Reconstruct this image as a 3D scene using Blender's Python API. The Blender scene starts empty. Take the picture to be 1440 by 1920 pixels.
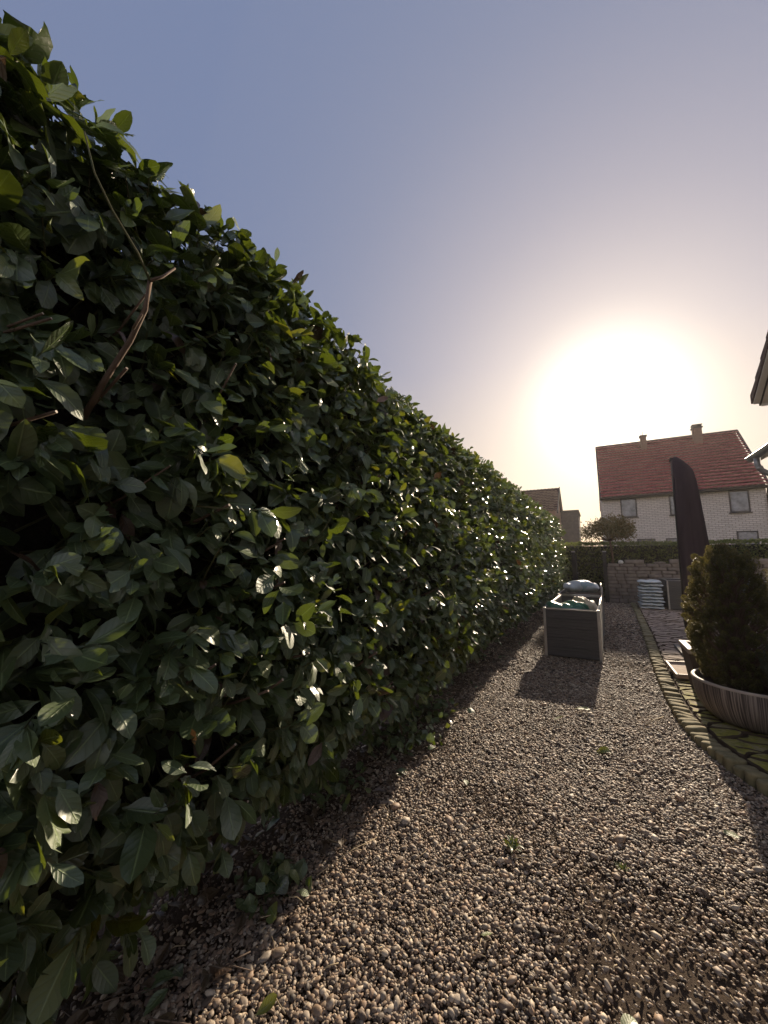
import bpy, bmesh, math, random
import numpy as np
from mathutils import Vector, Matrix

random.seed(7)
RNG = np.random.default_rng(11)
SC = bpy.context.scene
COL = SC.collection
R = math.radians

# ------------------------------------------------------------------ camera, sky, sun, exposure
CAM_H = 1.45
cam_data = bpy.data.cameras.new('camera')
cam = bpy.data.objects.new('camera', cam_data)
COL.objects.link(cam)
SC.camera = cam
cam_data.sensor_fit = 'VERTICAL'
cam_data.sensor_height = 36.0
cam_data.lens = 36.0 * 721 / 1920
cam_data.clip_start = 0.02
cam_data.clip_end = 2000
cam.location = (0, 0, CAM_H)
cam.rotation_euler = (R(90 + 6.9587), 0, R(28.7203))

SUN_AZ, SUN_EL = 2.8, 19.55
SUN_DIR = Vector((math.sin(R(SUN_AZ)) * math.cos(R(SUN_EL)), math.cos(R(SUN_AZ)) * math.cos(R(SUN_EL)), math.sin(R(SUN_EL))))

world = bpy.data.worlds.new('World')
SC.world = world
world.use_nodes = True
wn = world.node_tree
wbg = wn.nodes['Background']
sky = wn.nodes.new('ShaderNodeTexSky')
sky.sky_type = 'NISHITA'
sky.sun_disc = False
sky.sun_elevation = R(SUN_EL)
sky.sun_rotation = R(SUN_AZ)
sky.dust_density = 3.2
wtc = wn.nodes.new('ShaderNodeTexCoord')
wsep = wn.nodes.new('ShaderNodeSeparateXYZ')
wn.links.new(wtc.outputs['Generated'], wsep.inputs[0])
wramp = wn.nodes.new('ShaderNodeValToRGB')          # thin high haze: lilac blue overhead, warmer low down
wn.links.new(wsep.outputs['Z'], wramp.inputs[0])
we = wramp.color_ramp.elements
we[0].position = 0.0
we[0].color = (0.36, 0.29, 0.24, 1)
we[1].position = 0.45
we[1].color = (0.126, 0.156, 0.252, 1)
e_ = we.new(0.15)
e_.color = (0.225, 0.215, 0.232, 1)
wmul = wn.nodes.new('ShaderNodeVectorMath')
wmul.operation = 'SCALE'
wmul.inputs['Scale'].default_value = 0.0085
wn.links.new(sky.outputs[0], wmul.inputs[0])
wadd = wn.nodes.new('ShaderNodeVectorMath')
wadd.operation = 'ADD'
wn.links.new(wmul.outputs[0], wadd.inputs[0])
wn.links.new(wramp.outputs[0], wadd.inputs[1])
# aureole of the low sun in hazy air: a function of the angle from the sun
wdot = wn.nodes.new('ShaderNodeVectorMath')
wdot.operation = 'DOT_PRODUCT'
wdot.inputs[1].default_value = SUN_DIR
wn.links.new(wtc.outputs['Generated'], wdot.inputs[0])
wacs = wn.nodes.new('ShaderNodeMath')
wacs.operation = 'ARCCOSINE'
wn.links.new(wdot.outputs['Value'], wacs.inputs[0])
whal = wn.nodes.new('ShaderNodeValToRGB')
whal.color_ramp.interpolation = 'B_SPLINE'
wn.links.new(wacs.outputs[0], whal.inputs[0])
he = whal.color_ramp.elements
he[0].position, he[0].color = 0.0, (1, 1, 1, 1)
he[1].position, he[1].color = 1.0, (0, 0, 0, 1)
for p_, c_ in ((0.066, (0.95, 0.9, 0.8)), (0.130, (0.36, 0.28, 0.16)), (0.22, (0.22, 0.155, 0.08)), (0.40, (0.145, 0.098, 0.045)), (0.65, (0.035, 0.024, 0.004)), (0.95, (0.0, 0.0, 0.0))):
    q_ = he.new(p_)
    q_.color = (*c_, 1)
wad2 = wn.nodes.new('ShaderNodeVectorMath')
wad2.operation = 'ADD'
wn.links.new(wadd.outputs[0], wad2.inputs[0])
wn.links.new(whal.outputs[0], wad2.inputs[1])
# unseen fill added to the sky opposite the sun, lifts the shaded fronts
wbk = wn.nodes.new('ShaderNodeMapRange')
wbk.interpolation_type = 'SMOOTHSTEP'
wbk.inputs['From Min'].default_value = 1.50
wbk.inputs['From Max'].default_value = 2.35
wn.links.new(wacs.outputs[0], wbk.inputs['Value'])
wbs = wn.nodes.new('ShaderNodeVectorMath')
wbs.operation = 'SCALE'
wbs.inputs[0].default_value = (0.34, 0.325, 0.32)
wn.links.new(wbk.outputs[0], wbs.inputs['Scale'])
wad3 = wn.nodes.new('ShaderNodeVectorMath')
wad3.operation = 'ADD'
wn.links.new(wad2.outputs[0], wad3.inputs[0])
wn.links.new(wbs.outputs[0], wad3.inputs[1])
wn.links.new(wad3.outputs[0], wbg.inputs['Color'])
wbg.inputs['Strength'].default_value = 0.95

sun_data = bpy.data.lights.new('sun', 'SUN')
sun = bpy.data.objects.new('sun', sun_data)
COL.objects.link(sun)
sun_data.energy = 5.0
sun_data.angle = R(0.5)
sun_data.color = (1.0, 0.83, 0.62)
sun.rotation_euler = SUN_DIR.to_track_quat('Z', 'Y').to_euler()
sun.location = (6, 60, 30)

SC.view_settings.view_transform = 'Standard'
SC.view_settings.look = 'None'
SC.view_settings.exposure = 0.6
SC.view_settings.gamma = 1.0
SC.cycles.max_bounces = 6
SC.cycles.transmission_bounces = 4
SC.cycles.diffuse_bounces = 3
SC.cycles.glossy_bounces = 3

# ------------------------------------------------------------------ helpers
def tag(o, label=None, cat=None, group=None, kind=None):
    if label: o['label'] = label
    if cat: o['category'] = cat
    if group: o['group'] = group
    if kind: o['kind'] = kind
    return o

def empty(name, loc=(0, 0, 0), rz=0.0, label=None, cat=None, group=None):
    o = bpy.data.objects.new(name, None)
    COL.objects.link(o)
    o.location = loc
    o.rotation_euler = (0, 0, rz)
    return tag(o, label, cat, group)

def root_loc(o):
    v = Vector((0, 0, 0))
    while o is not None:
        v += Vector(o.location)
        o = o.parent
    return v

def obj(name, me, mat=None, parent=None, world_coords=True):
    o = bpy.data.objects.new(name, me)
    COL.objects.link(o)
    if mat is not None:
        me.materials.append(mat)
    if parent is not None:
        o.parent = parent
        if world_coords:
            v = root_loc(parent)
            me.transform(Matrix.Translation(-v))
    return o

def mesh_np(name, V, F, mat=None, parent=None, tint=None, luv=None, smooth=True, world_coords=True):
    """V (n,3); F list of (m,k) integer arrays."""
    V = np.asarray(V, dtype=np.float32)
    if not isinstance(F, list):
        F = [F]
    me = bpy.data.meshes.new(name)
    me.vertices.add(len(V))
    me.vertices.foreach_set('co', V.ravel())
    loops = np.concatenate([f.ravel() for f in F]).astype(np.int32)
    counts = np.concatenate([np.full(len(f), f.shape[1], dtype=np.int32) for f in F])
    starts = np.concatenate([[0], np.cumsum(counts)[:-1]]).astype(np.int32)
    me.loops.add(len(loops))
    me.loops.foreach_set('vertex_index', loops)
    me.polygons.add(len(counts))
    me.polygons.foreach_set('loop_start', starts)
    me.polygons.foreach_set('loop_total', counts)
    if smooth:
        me.polygons.foreach_set('use_smooth', np.ones(len(counts), dtype=bool))
    me.update(calc_edges=True)
    if tint is not None:
        a = me.attributes.new('tint', 'FLOAT_VECTOR', 'POINT')
        a.data.foreach_set('vector', np.asarray(tint, dtype=np.float32).ravel())
    if luv is not None:
        a = me.attributes.new('luv', 'FLOAT_VECTOR', 'POINT')
        a.data.foreach_set('vector', np.asarray(luv, dtype=np.float32).ravel())
    return obj(name, me, mat, parent, world_coords)

class MB:
    """collects boxes, prisms and tubes that become ONE mesh"""
    def __init__(self):
        self.v = []
        self.f = []
    def add(self, vs, fs):
        b = len(self.v)
        self.v += [tuple(p) for p in vs]
        self.f += [tuple(i + b for i in q) for q in fs]
        return self
    def box(self, x0, x1, y0, y1, z0, z1):
        vs = [(x0, y0, z0), (x1, y0, z0), (x1, y1, z0), (x0, y1, z0), (x0, y0, z1), (x1, y0, z1), (x1, y1, z1), (x0, y1, z1)]
        fs = [(0, 3, 2, 1), (4, 5, 6, 7), (0, 1, 5, 4), (1, 2, 6, 5), (2, 3, 7, 6), (3, 0, 4, 7)]
        return self.add(vs, fs)
    def prism(self, poly, axis, a, b):
        """poly of 2-D points extruded along axis (0,1,2) from a to b"""
        n = len(poly)
        def P(p, t):
            if axis == 0: return (t, p[0], p[1])
            if axis == 1: return (p[0], t, p[1])
            return (p[0], p[1], t)
        vs = [P(p, a) for p in poly] + [P(p, b) for p in poly]
        fs = [tuple(range(n))[::-1], tuple(range(n, 2 * n))] + [(i, (i + 1) % n, n + (i + 1) % n, n + i) for i in range(n)]
        return self.add(vs, fs)
    def tube(self, pts, rad, n=8, caps=True):
        pts = [Vector(p) for p in pts]
        if not hasattr(rad, '__len__'):
            rad = [rad] * len(pts)
        rings = []
        up = Vector((0.13, 0.21, 1)).normalized()
        for i, p in enumerate(pts):
            t = (pts[min(i + 1, len(pts) - 1)] - pts[max(i - 1, 0)]).normalized()
            s = t.cross(up)
            if s.length < 1e-3: s = t.cross(Vector((1, 0, 0)))
            s.normalize()
            u = s.cross(t)
            rings.append([p + (s * math.cos(2 * math.pi * k / n) + u * math.sin(2 * math.pi * k / n)) * rad[i] for k in range(n)])
        vs = [q for r_ in rings for q in r_]
        fs = []
        for i in range(len(pts) - 1):
            for k in range(n):
                fs.append((i * n + k, i * n + (k + 1) % n, (i + 1) * n + (k + 1) % n, (i + 1) * n + k))
        if caps:
            fs.append(tuple(range(n))[::-1])
            fs.append(tuple((len(pts) - 1) * n + k for k in range(n)))
        return self.add(vs, fs)
    def build(self, name, mat, parent=None, bevel=0.0, smooth=False, world_coords=True, seg=2):
        me = bpy.data.meshes.new(name)
        me.from_pydata(self.v, [], self.f)
        bm = bmesh.new()
        bm.from_mesh(me)
        bmesh.ops.recalc_face_normals(bm, faces=bm.faces)
        bm.to_mesh(me)
        bm.free()
        if smooth:
            for p in me.polygons: p.use_smooth = True
        o = obj(name, me, mat, parent, world_coords)
        if bevel:
            m = o.modifiers.new('bevel', 'BEVEL')
            m.width = bevel
            m.segments = seg
            m.limit_method = 'ANGLE'
        return o

def rounded_stones(C, S, p=5.0, res=4, jitter=0.06, seed=0, rot=None):
    """many rounded blocks in one go: C centres (n,3), S half sizes (n,3) -> V, F"""
    rng = np.random.default_rng(seed)
    g = np.linspace(-1, 1, res + 1)
    if p > 8: g = np.sign(g) * np.abs(g) ** 0.35
    base, idx, faces = [], {}, []
    def vid(q):
        k = tuple(np.round(q, 4))
        if k not in idx:
            idx[k] = len(base)
            base.append(q)
        return idx[k]
    for ax in range(3):
        for sgn in (-1, 1):
            for i in range(res):
                for j in range(res):
                    quad = []
                    for (a, b) in ((i, j), (i + 1, j), (i + 1, j + 1), (i, j + 1)):
                        q = np.zeros(3)
                        q[ax] = sgn
                        q[(ax + 1) % 3] = g[a]
                        q[(ax + 2) % 3] = g[b]
                        quad.append(vid(q))
                    faces.append(quad if sgn > 0 else quad[::-1])
    B = np.array(base)
    B = B / (np.abs(B) ** p).sum(1, keepdims=True) ** (1 / p)
    n = len(C)
    V = B[None] * S[:, None, :]
    V = V * (1 + rng.normal(0, jitter, (n, len(B), 1)) * 0.6 + rng.normal(0, jitter, (n, len(B), 3)) * 0.5)
    if rot is not None:
        c, s = np.cos(rot)[:, None], np.sin(rot)[:, None]
        x = V[..., 0] * c - V[..., 1] * s
        y = V[..., 0] * s + V[..., 1] * c
        V = np.stack([x, y, V[..., 2]], -1)
    V = V + C[:, None, :]
    F = np.array(faces)[None] + (np.arange(n) * len(B))[:, None, None]
    return V.reshape(-1, 3), F.reshape(-1, 4), len(B)

# ------------------------------------------------------------------ node materials
class NM:
    def __init__(self, name):
        self.m = bpy.data.materials.new(name)
        self.m.use_nodes = True
        self.t = self.m.node_tree
        self.b = self.t.nodes['Principled BSDF']
        self.out = self.t.nodes['Material Output']
    def n(self, kind, **kw):
        x = self.t.nodes.new(kind)
        for k, v in kw.items(): setattr(x, k, v)
        return x
    def l(self, a, b): self.t.links.new(a, b)
    def coords(self, space='Object'):
        return self.n('ShaderNodeTexCoord').outputs[space]
    def noise(self, scale, detail=4, rough=0.6, vec=None, dist=0.0):
        x = self.n('ShaderNodeTexNoise')
        x.inputs['Scale'].default_value = scale
        x.inputs['Detail'].default_value = detail
        x.inputs['Roughness'].default_value = rough
        x.inputs['Distortion'].default_value = dist
        self.l(vec if vec is not None else self.coords(), x.inputs['Vector'])
        return x.outputs['Fac']
    def ramp(self, fac, stops, interp='LINEAR'):
        x = self.n('ShaderNodeValToRGB')
        x.color_ramp.interpolation = interp
        el = x.color_ramp.elements
        while len(el) < len(stops): el.new(0.5)
        for e, (p, c) in zip(el, stops):
            e.position = p
            e.color = (*c, 1) if len(c) == 3 else c
        self.l(fac, x.inputs[0])
        return x.outputs['Color']
    def mix(self, fac, a, b, mode='MIX'):
        x = self.n('ShaderNodeMix', data_type='RGBA', blend_type=mode)
        for s, v in ((x.inputs[0], fac), (x.inputs[6], a), (x.inputs[7], b)):
            if isinstance(v, (int, float)): s.default_value = v
            elif isinstance(v, tuple): s.default_value = (*v, 1)
            else: self.l(v, s)
        return x.outputs[2]
    def math(self, op, a, b=None, c=None):
        x = self.n('ShaderNodeMath', operation=op)
        for i, v in enumerate((a, b, c)):
            if v is None: continue
            if isinstance(v, (int, float)): x.inputs[i].default_value = v
            else: self.l(v, x.inputs[i])
        return x.outputs[0]
    def bump(self, h, strength=0.3, dist=0.01):
        x = self.n('ShaderNodeBump')
        x.inputs['Strength'].default_value = strength
        x.inputs['Distance'].default_value = dist
        self.l(h, x.inputs['Height'])
        self.l(x.outputs[0], self.b.inputs['Normal'])
        return x.outputs[0]
    def set(self, color=None, rough=None, metal=None, spec=None):
        for k, v in (('Base Color', color), ('Roughness', rough), ('Metallic', metal), ('Specular IOR Level', spec)):
            if v is None: continue
            if isinstance(v, (int, float)): self.b.inputs[k].default_value = v
            elif isinstance(v, tuple): self.b.inputs[k].default_value = (*v, 1)
            else: self.l(v, self.b.inputs[k])
        return self
    def attr(self, name):
        x = self.n('ShaderNodeAttribute', attribute_name=name)
        s = self.n('ShaderNodeSeparateXYZ')
        self.l(x.outputs['Vector'], s.inputs[0])
        return s.outputs
    def translucent(self, color, fac):
        t = self.n('ShaderNodeBsdfTranslucent')
        if isinstance(color, tuple): t.inputs[0].default_value = (*color, 1)
        else: self.l(color, t.inputs[0])
        mx = self.n('ShaderNodeMixShader')
        if isinstance(fac, (int, float)): mx.inputs[0].default_value = fac
        else: self.l(fac, mx.inputs[0])
        self.l(self.b.outputs[0], mx.inputs[1])
        self.l(t.outputs[0], mx.inputs[2])
        self.l(mx.outputs[0], self.out.inputs['Surface'])

def simple(name, c0, c1, scale=6.0, rough=0.7, metal=0.0, bump=0.2, bscale=None, bdist=0.004, spec=0.5):
    m = NM(name)
    nz = m.noise(scale)
    m.set(m.ramp(nz, [(0.3, c0), (0.7, c1)]), rough, metal, spec)
    if bump:
        m.bump(m.noise(bscale or scale * 6, 5), bump, bdist)
    return m.m

def mat_laurel():
    m = NM('laurel_leaf')
    u, v, rnd = m.attr('luv')
    tr, tg, tb = m.attr('tint')          # tr: brightness, tg: yellowness, tb: dead
    av = m.math('ABSOLUTE', v)
    # midrib
    mid = m.math('LESS_THAN', av, 0.06)
    midsoft = m.math('SUBTRACT', 1.0, m.math('MINIMUM', m.math('MULTIPLY', av, 9.0), 1.0))
    # lateral veins running out and forward
    ph = m.math('SUBTRACT', m.math('MULTIPLY', u, 7.0), m.math('MULTIPLY', av, 1.5))
    sn = m.math('ABSOLUTE', m.math('SINE', m.math('MULTIPLY', ph, math.pi)))
    vein = m.math('SUBTRACT', 1.0, m.math('MINIMUM', m.math('MULTIPLY', sn, 7.0), 1.0))
    base = m.ramp(tr, [(0.0, (0.011, 0.021, 0.009)), (0.5, (0.022, 0.037, 0.015)), (1.0, (0.048, 0.064, 0.025))])
    base = m.mix(tg, base, (0.14, 0.16, 0.018))
    nz = m.noise(38.0, 3)
    base = m.mix(m.math('MULTIPLY', nz, 0.5), base, (0.018, 0.040, 0.012))
    base = m.mix(m.math('MULTIPLY', vein, 0.22), base, (0.07, 0.11, 0.045))
    base = m.mix(m.math('MULTIPLY', mid, 0.85), base, (0.17, 0.22, 0.085))
    sp = m.noise(120.0, 2)
    spot = m.math('GREATER_THAN', sp, 0.72)
    base = m.mix(m.math('MULTIPLY', spot, 0.6), base, (0.06, 0.05, 0.02))
    geo = m.n('ShaderNodeNewGeometry')
    back = m.mix(1.0, base, (0.085, 0.125, 0.05), 'ADD')
    base = m.mix(m.math('MULTIPLY', geo.outputs['Backfacing'], 0.6), base, back)
    base = m.mix(tb, base, (0.09, 0.045, 0.02))
    m.set(base, None, None, 1.0)
    rough = m.math('ADD', 0.17, m.math('MULTIPLY', m.noise(22.0, 3), 0.26))
    rough = m.math('ADD', rough, m.math('MULTIPLY', geo.outputs['Backfacing'], 0.25))
    m.l(rough, m.b.inputs['Roughness'])
    m.b.inputs['Coat Weight'].default_value = 0.55
    m.b.inputs['Coat Roughness'].default_value = 0.22
    h = m.math('ADD', m.math('MULTIPLY', midsoft, -0.8), m.math('MULTIPLY', m.math('POWER', sn, 0.5), 0.55))
    h = m.math('ADD', h, m.math('MULTIPLY', m.noise(70.0, 2), 0.45))
    m.bump(h, 0.50, 0.004)
    tcol = m.mix(tg, (0.125, 0.175, 0.014), (0.42, 0.40, 0.02))
    tcol = m.mix(m.math('MULTIPLY', vein, 0.35), tcol, (0.06, 0.14, 0.01))
    tcol = m.mix(tb, tcol, (0.06, 0.03, 0.01))
    m.translucent(tcol, 0.24)
    return m.m

def mat_smallleaf(name, c0, c1, c2, trans, fac=0.35, rough=0.45):
    m = NM(name)
    tr, tg, tb = m.attr('tint')
    base = m.ramp(tr, [(0.0, c0), (0.6, c1), (1.0, c2)])
    m.set(base, rough, None, 0.4)
    m.translucent(m.mix(0.5, base, trans), fac)
    return m.m

def mat_pebbles():
    m = NM('pebble_stone')
    tr, tg, tb = m.attr('tint')
    base = m.ramp(tr, [(0.0, (0.060, 0.048, 0.040)), (0.22, (0.14, 0.10, 0.074)), (0.45, (0.29, 0.21, 0.145)), (0.62, (0.38, 0.255, 0.168)),
                       (0.8, (0.32, 0.265, 0.21)), (1.0, (0.66, 0.54, 0.40))])
    dirt = m.noise(60.0, 4)
    base = m.mix(m.math('MULTIPLY', m.math('POWER', dirt, 2.0), 0.7), base, (0.055, 0.04, 0.03))
    m.set(base, 0.62, None, 0.35)
    m.bump(m.noise(220.0, 3), 0.25, 0.002)
    return m.m

def mat_soil(name='soil_bed'):
    m = NM(name)
    n1 = m.noise(3.0, 6)
    n2 = m.noise(55.0, 6, 0.7)
    c = m.ramp(n1, [(0.3, (0.055, 0.035, 0.024)), (0.7, (0.11, 0.072, 0.046))])
    c = m.mix(m.math('MULTIPLY', n2, 0.8), c, (0.10, 0.075, 0.055))
    m.set(c, 0.95, None, 0.2)
    m.bump(m.noise(140.0, 6, 0.75), 0.9, 0.012)
    return m.m

def mat_paver():
    m = NM('paver_concrete')
    geo = m.n('ShaderNodeNewGeometry').outputs['Position']
    sep = m.n('ShaderNodeSeparateXYZ')
    m.l(geo, sep.inputs[0])
    n1 = m.noise(4.0, 6, 0.65, geo)
    n2 = m.noise(45.0, 5, 0.7, geo)
    c = m.ramp(n1, [(0.3, (0.36, 0.27, 0.21)), (0.7, (0.54, 0.42, 0.33))])
    c = m.mix(m.math('MULTIPLY', n2, 0.55), c, (0.15, 0.12, 0.10))
    # moss grows in an uneven patch round the pots, near the kerb
    near = m.ramp(m.math('MULTIPLY', sep.outputs['Y'], 0.1), [(0.0, (1, 1, 1)), (0.54, (0.9, 0.9, 0.9)), (0.68, (0.12, 0.12, 0.12)), (1.0, (0, 0, 0))])
    mo = m.noise(7.0, 6, 0.7, geo, 0.6)
    mossf = m.ramp(m.math('ADD', mo, m.math('MULTIPLY', near, 0.42)), [(0.66, (0, 0, 0)), (0.92, (1, 1, 1))])
    moss = m.ramp(m.noise(25.0, 4, 0.6, geo), [(0.3, (0.13, 0.12, 0.022)), (0.7, (0.34, 0.30, 0.05))])
    c = m.mix(mossf, c, moss)
    spots = m.ramp(m.noise(16.0, 3, 0.5, geo), [(0.66, (0, 0, 0)), (0.72, (1, 1, 1))])
    c = m.mix(m.math('MULTIPLY', spots, 0.7), c, (0.13, 0.055, 0.03))
    m.set(c, 0.85, None, 0.3)
    m.bump(m.noise(90.0, 6, 0.7, geo), 0.55, 0.006)
    return m.m

def mat_brick():
    m = NM('pale_brick')
    tc = m.coords()
    sx = m.n('ShaderNodeSeparateXYZ')
    m.l(tc, sx.inputs[0])
    cb = m.n('ShaderNodeCombineXYZ')
    m.l(m.math('ADD', sx.outputs['X'], sx.outputs['Y']), cb.inputs['X'])
    m.l(sx.outputs['Z'], cb.inputs['Y'])
    br = m.n('ShaderNodeTexBrick')
    m.l(cb.outputs[0], br.inputs['Vector'])
    br.inputs['Scale'].default_value = 1.0
    br.inputs['Brick Width'].default_value = 0.36
    br.inputs['Row Height'].default_value = 0.135
    br.inputs['Mortar Size'].default_value = 0.017
    br.inputs['Mortar Smooth'].default_value = 0.2
    br.inputs['Color1'].default_value = (0.60, 0.525, 0.47, 1)
    br.inputs['Color2'].default_value = (0.48, 0.415, 0.37, 1)
    br.inputs['Mortar'].default_value = (0.22, 0.18, 0.155, 1)
    c = m.mix(m.math('MULTIPLY', m.noise(1.2, 5), 0.35), br.outputs['Color'], (0.50, 0.42, 0.37))
    m.set(c, 0.85)
    m.bump(br.outputs['Fac'], -0.6, 0.012)
    return m.m

def mat_tile(name, c0, c1, c2):
    m = NM(name)
    tr, tg, tb = m.attr('tint')
    c = m.ramp(tr, [(0.0, c0), (0.5, c1), (1.0, c2)])
    n = m.noise(1.2, 6, 0.7)
    c = m.mix(m.math('MULTIPLY', n, 0.55), c, c0)
    m.set(c, 0.75, None, 0.3)
    m.bump(m.noise(30, 4), 0.3, 0.01)
    return m.m

def mat_wpc():
    m = NM('grey_composite')
    tc = m.coords()
    mp = m.n('ShaderNodeMapping')
    mp.inputs['Scale'].default_value = (1.2, 1.2, 60.0)
    m.l(tc, mp.inputs[0])
    n1 = m.noise(2.0, 5, 0.6, mp.outputs[0])
    n2 = m.noise(3.0, 5)
    c = m.ramp(n1, [(0.3, (0.040, 0.040, 0.043)), (0.7, (0.078, 0.075, 0.077))])
    c = m.mix(m.math('MULTIPLY', n2, 0.45), c, (0.062, 0.055, 0.050))
    m.set(c, 0.58, None, 0.4)
    m.bump(n1, 0.25, 0.003)
    return m.m

def mat_bowl():
    m = NM('striped_stoneware')
    tc = m.coords()
    sx = m.n('ShaderNodeSeparateXYZ')
    m.l(tc, sx.inputs[0])
    ang = m.math('ARCTAN2', sx.outputs['Y'], sx.outputs['X'])
    cb = m.n('ShaderNodeCombineXYZ')
    m.l(m.math('MULTIPLY', ang, 15.0), cb.inputs['X'])
    m.l(m.math('MULTIPLY', sx.outputs['Z'], 0.5), cb.inputs['Y'])
    s = m.noise(2.6, 3, 0.65, cb.outputs[0])
    c = m.ramp(s, [(0.40, (0.045, 0.036, 0.034)), (0.50, (0.13, 0.105, 0.094)), (0.59, (0.29, 0.24, 0.21))])
    m.set(c, 0.6)
    m.bump(s, 0.7, 0.006)
    return m.m

def mat_bag(name, c0, c1, print_col):
    m = NM(name)
    n = m.noise(7.0, 4)
    c = m.ramp(n, [(0.35, c0), (0.7, c1)])
    blot = m.ramp(m.noise(3.2, 2), [(0.58, (0, 0, 0)), (0.60, (1, 1, 1))])
    c = m.mix(m.math('MULTIPLY', blot, 0.6), c, print_col)
    m.set(c, 0.38, None, 0.5)
    m.bump(m.noise(24.0, 4), 0.5, 0.012)
    return m.m

def mat_cover():
    m = NM('dark_cover_cloth')
    tc = m.coords()
    mp = m.n('ShaderNodeMapping')
    mp.inputs['Scale'].default_value = (7, 7, 0.8)
    m.l(tc, mp.inputs[0])
    n = m.noise(1.5, 4, 0.5, mp.outputs[0])
    c = m.ramp(n, [(0.3, (0.036, 0.023, 0.028)), (0.7, (0.062, 0.040, 0.047))])
    m.set(c, 0.72, None, 0.3)
    m.bump(n, 0.6, 0.03)
    return m.m

def mat_glass():
    m = NM('window_glass')
    m.set(m.ramp(m.noise(2.4, 5, 0.7), [(0.35, (0.05, 0.05, 0.055)), (0.65, (0.20, 0.19, 0.21))]), 0.06, 0.0, 0.5)  # mottling painted into the pane colour stands for reflected trees
    m.b.inputs['IOR'].default_value = 1.7
    m.bump(m.noise(1.2, 2), 0.05, 0.02)
    return m.m

M = dict(
    laurel=mat_laurel(), pebble=mat_pebbles(), soil=mat_soil(), paver=mat_paver(), brick=mat_brick(), wpc=mat_wpc(), bowl=mat_bowl(),
    cover=mat_cover(), glass=mat_glass(),
    bark=simple('brown_bark', (0.075, 0.045, 0.028), (0.15, 0.095, 0.062), 18, 0.85, bump=0.6, bscale=60),
    twig=simple('green_twig', (0.05, 0.06, 0.018), (0.10, 0.085, 0.03), 20, 0.7, bump=0.2),
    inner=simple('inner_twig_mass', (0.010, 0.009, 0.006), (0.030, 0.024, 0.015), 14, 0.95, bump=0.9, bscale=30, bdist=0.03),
    kerb=simple('mossy_kerbstone', (0.12, 0.105, 0.05), (0.29, 0.235, 0.125), 9, 0.9, bump=0.6, bscale=80),
    wallstone=simple('brown_wall_stone', (0.13, 0.105, 0.09), (0.24, 0.195, 0.165), 5, 0.9, bump=0.7, bscale=28, bdist=0.01),
    redtile=mat_tile('red_roof_tile', (0.25, 0.072, 0.074), (0.37, 0.110, 0.108), (0.46, 0.170, 0.160)),
    browntile=mat_tile('brown_roof_tile', (0.08, 0.045, 0.04), (0.13, 0.075, 0.06), (0.17, 0.10, 0.08)),
    trim=simple('dark_brown_trim', (0.035, 0.026, 0.024), (0.055, 0.042, 0.038), 3, 0.6, bump=0.1),
    alu=simple('aluminium', (0.30, 0.29, 0.28), (0.42, 0.40, 0.38), 8, 0.42, 0.9, bump=0.1, bscale=120, bdist=0.001),
    zinc=simple('zinc_gutter', (0.25, 0.25, 0.26), (0.38, 0.37, 0.36), 6, 0.45, 0.7, bump=0.1),
    soffit=simple('painted_soffit', (0.50, 0.44, 0.37), (0.62, 0.55, 0.47), 3, 0.7, bump=0.2),
    render=simple('white_render', (0.70, 0.67, 0.63), (0.80, 0.77, 0.72), 3, 0.9, bump=0.3),
    chimney=simple('brown_chimney_brick', (0.14, 0.08, 0.06), (0.24, 0.14, 0.10), 7, 0.9, bump=0.5),
    gable=simple('pink_brick_gable', (0.30, 0.17, 0.14), (0.40, 0.24, 0.20), 4, 0.9, bump=0.4),
    slate=simple('dark_slate_cladding', (0.06, 0.045, 0.042), (0.10, 0.075, 0.07), 5, 0.8, bump=0.4),
    steel=simple('dark_steel', (0.020, 0.018, 0.018), (0.04, 0.035, 0.034), 8, 0.5, 0.4, bump=0.1),
    cortex=simple('brown_planter', (0.055, 0.038, 0.032), (0.095, 0.065, 0.052), 7, 0.75, bump=0.3),
    rim=simple('pale_planter_rim', (0.34, 0.27, 0.21), (0.46, 0.38, 0.30), 8, 0.6, bump=0.2),
    tray=simple('sandstone_tray', (0.34, 0.24, 0.17), (0.48, 0.36, 0.26), 12, 0.85, bump=0.4),
    mulch=simple('rusty_mulch', (0.10, 0.045, 0.022), (0.24, 0.11, 0.05), 30, 0.95, bump=1.0, bscale=70, bdist=0.02),
    soilbag=mat_bag('white_soil_bag', (0.42, 0.47, 0.50), (0.58, 0.62, 0.63), (0.14, 0.27, 0.30)),
    greenbag=mat_bag('green_soil_bag', (0.03, 0.12, 0.075), (0.05, 0.19, 0.11), (0.10, 0.26, 0.16)),
    beigebag=mat_bag('beige_sack', (0.48, 0.38, 0.25), (0.62, 0.52, 0.37), (0.36, 0.27, 0.18)),
    greypot=simple('grey_pot', (0.10, 0.095, 0.09), (0.16, 0.15, 0.14), 6, 0.7, bump=0.3),
    straw=simple('dry_straw', (0.32, 0.24, 0.14), (0.50, 0.40, 0.25), 30, 0.8, bump=0.1),
    deadtwig=simple('dead_twig', (0.10, 0.07, 0.05), (0.20, 0.14, 0.10), 30, 0.85, bump=0.3),
    white=simple('white_flowers', (0.55, 0.52, 0.48), (0.75, 0.72, 0.68), 20, 0.8, bump=0.5),
    far=simple('field_earth', (0.07, 0.075, 0.03), (0.12, 0.11, 0.05), 0.5, 0.95, bump=0.5),
)

# ------------------------------------------------------------------ leaves (vectorised)
def unit(a): return a / np.maximum(np.linalg.norm(a, axis=-1, keepdims=True), 1e-9)

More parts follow.
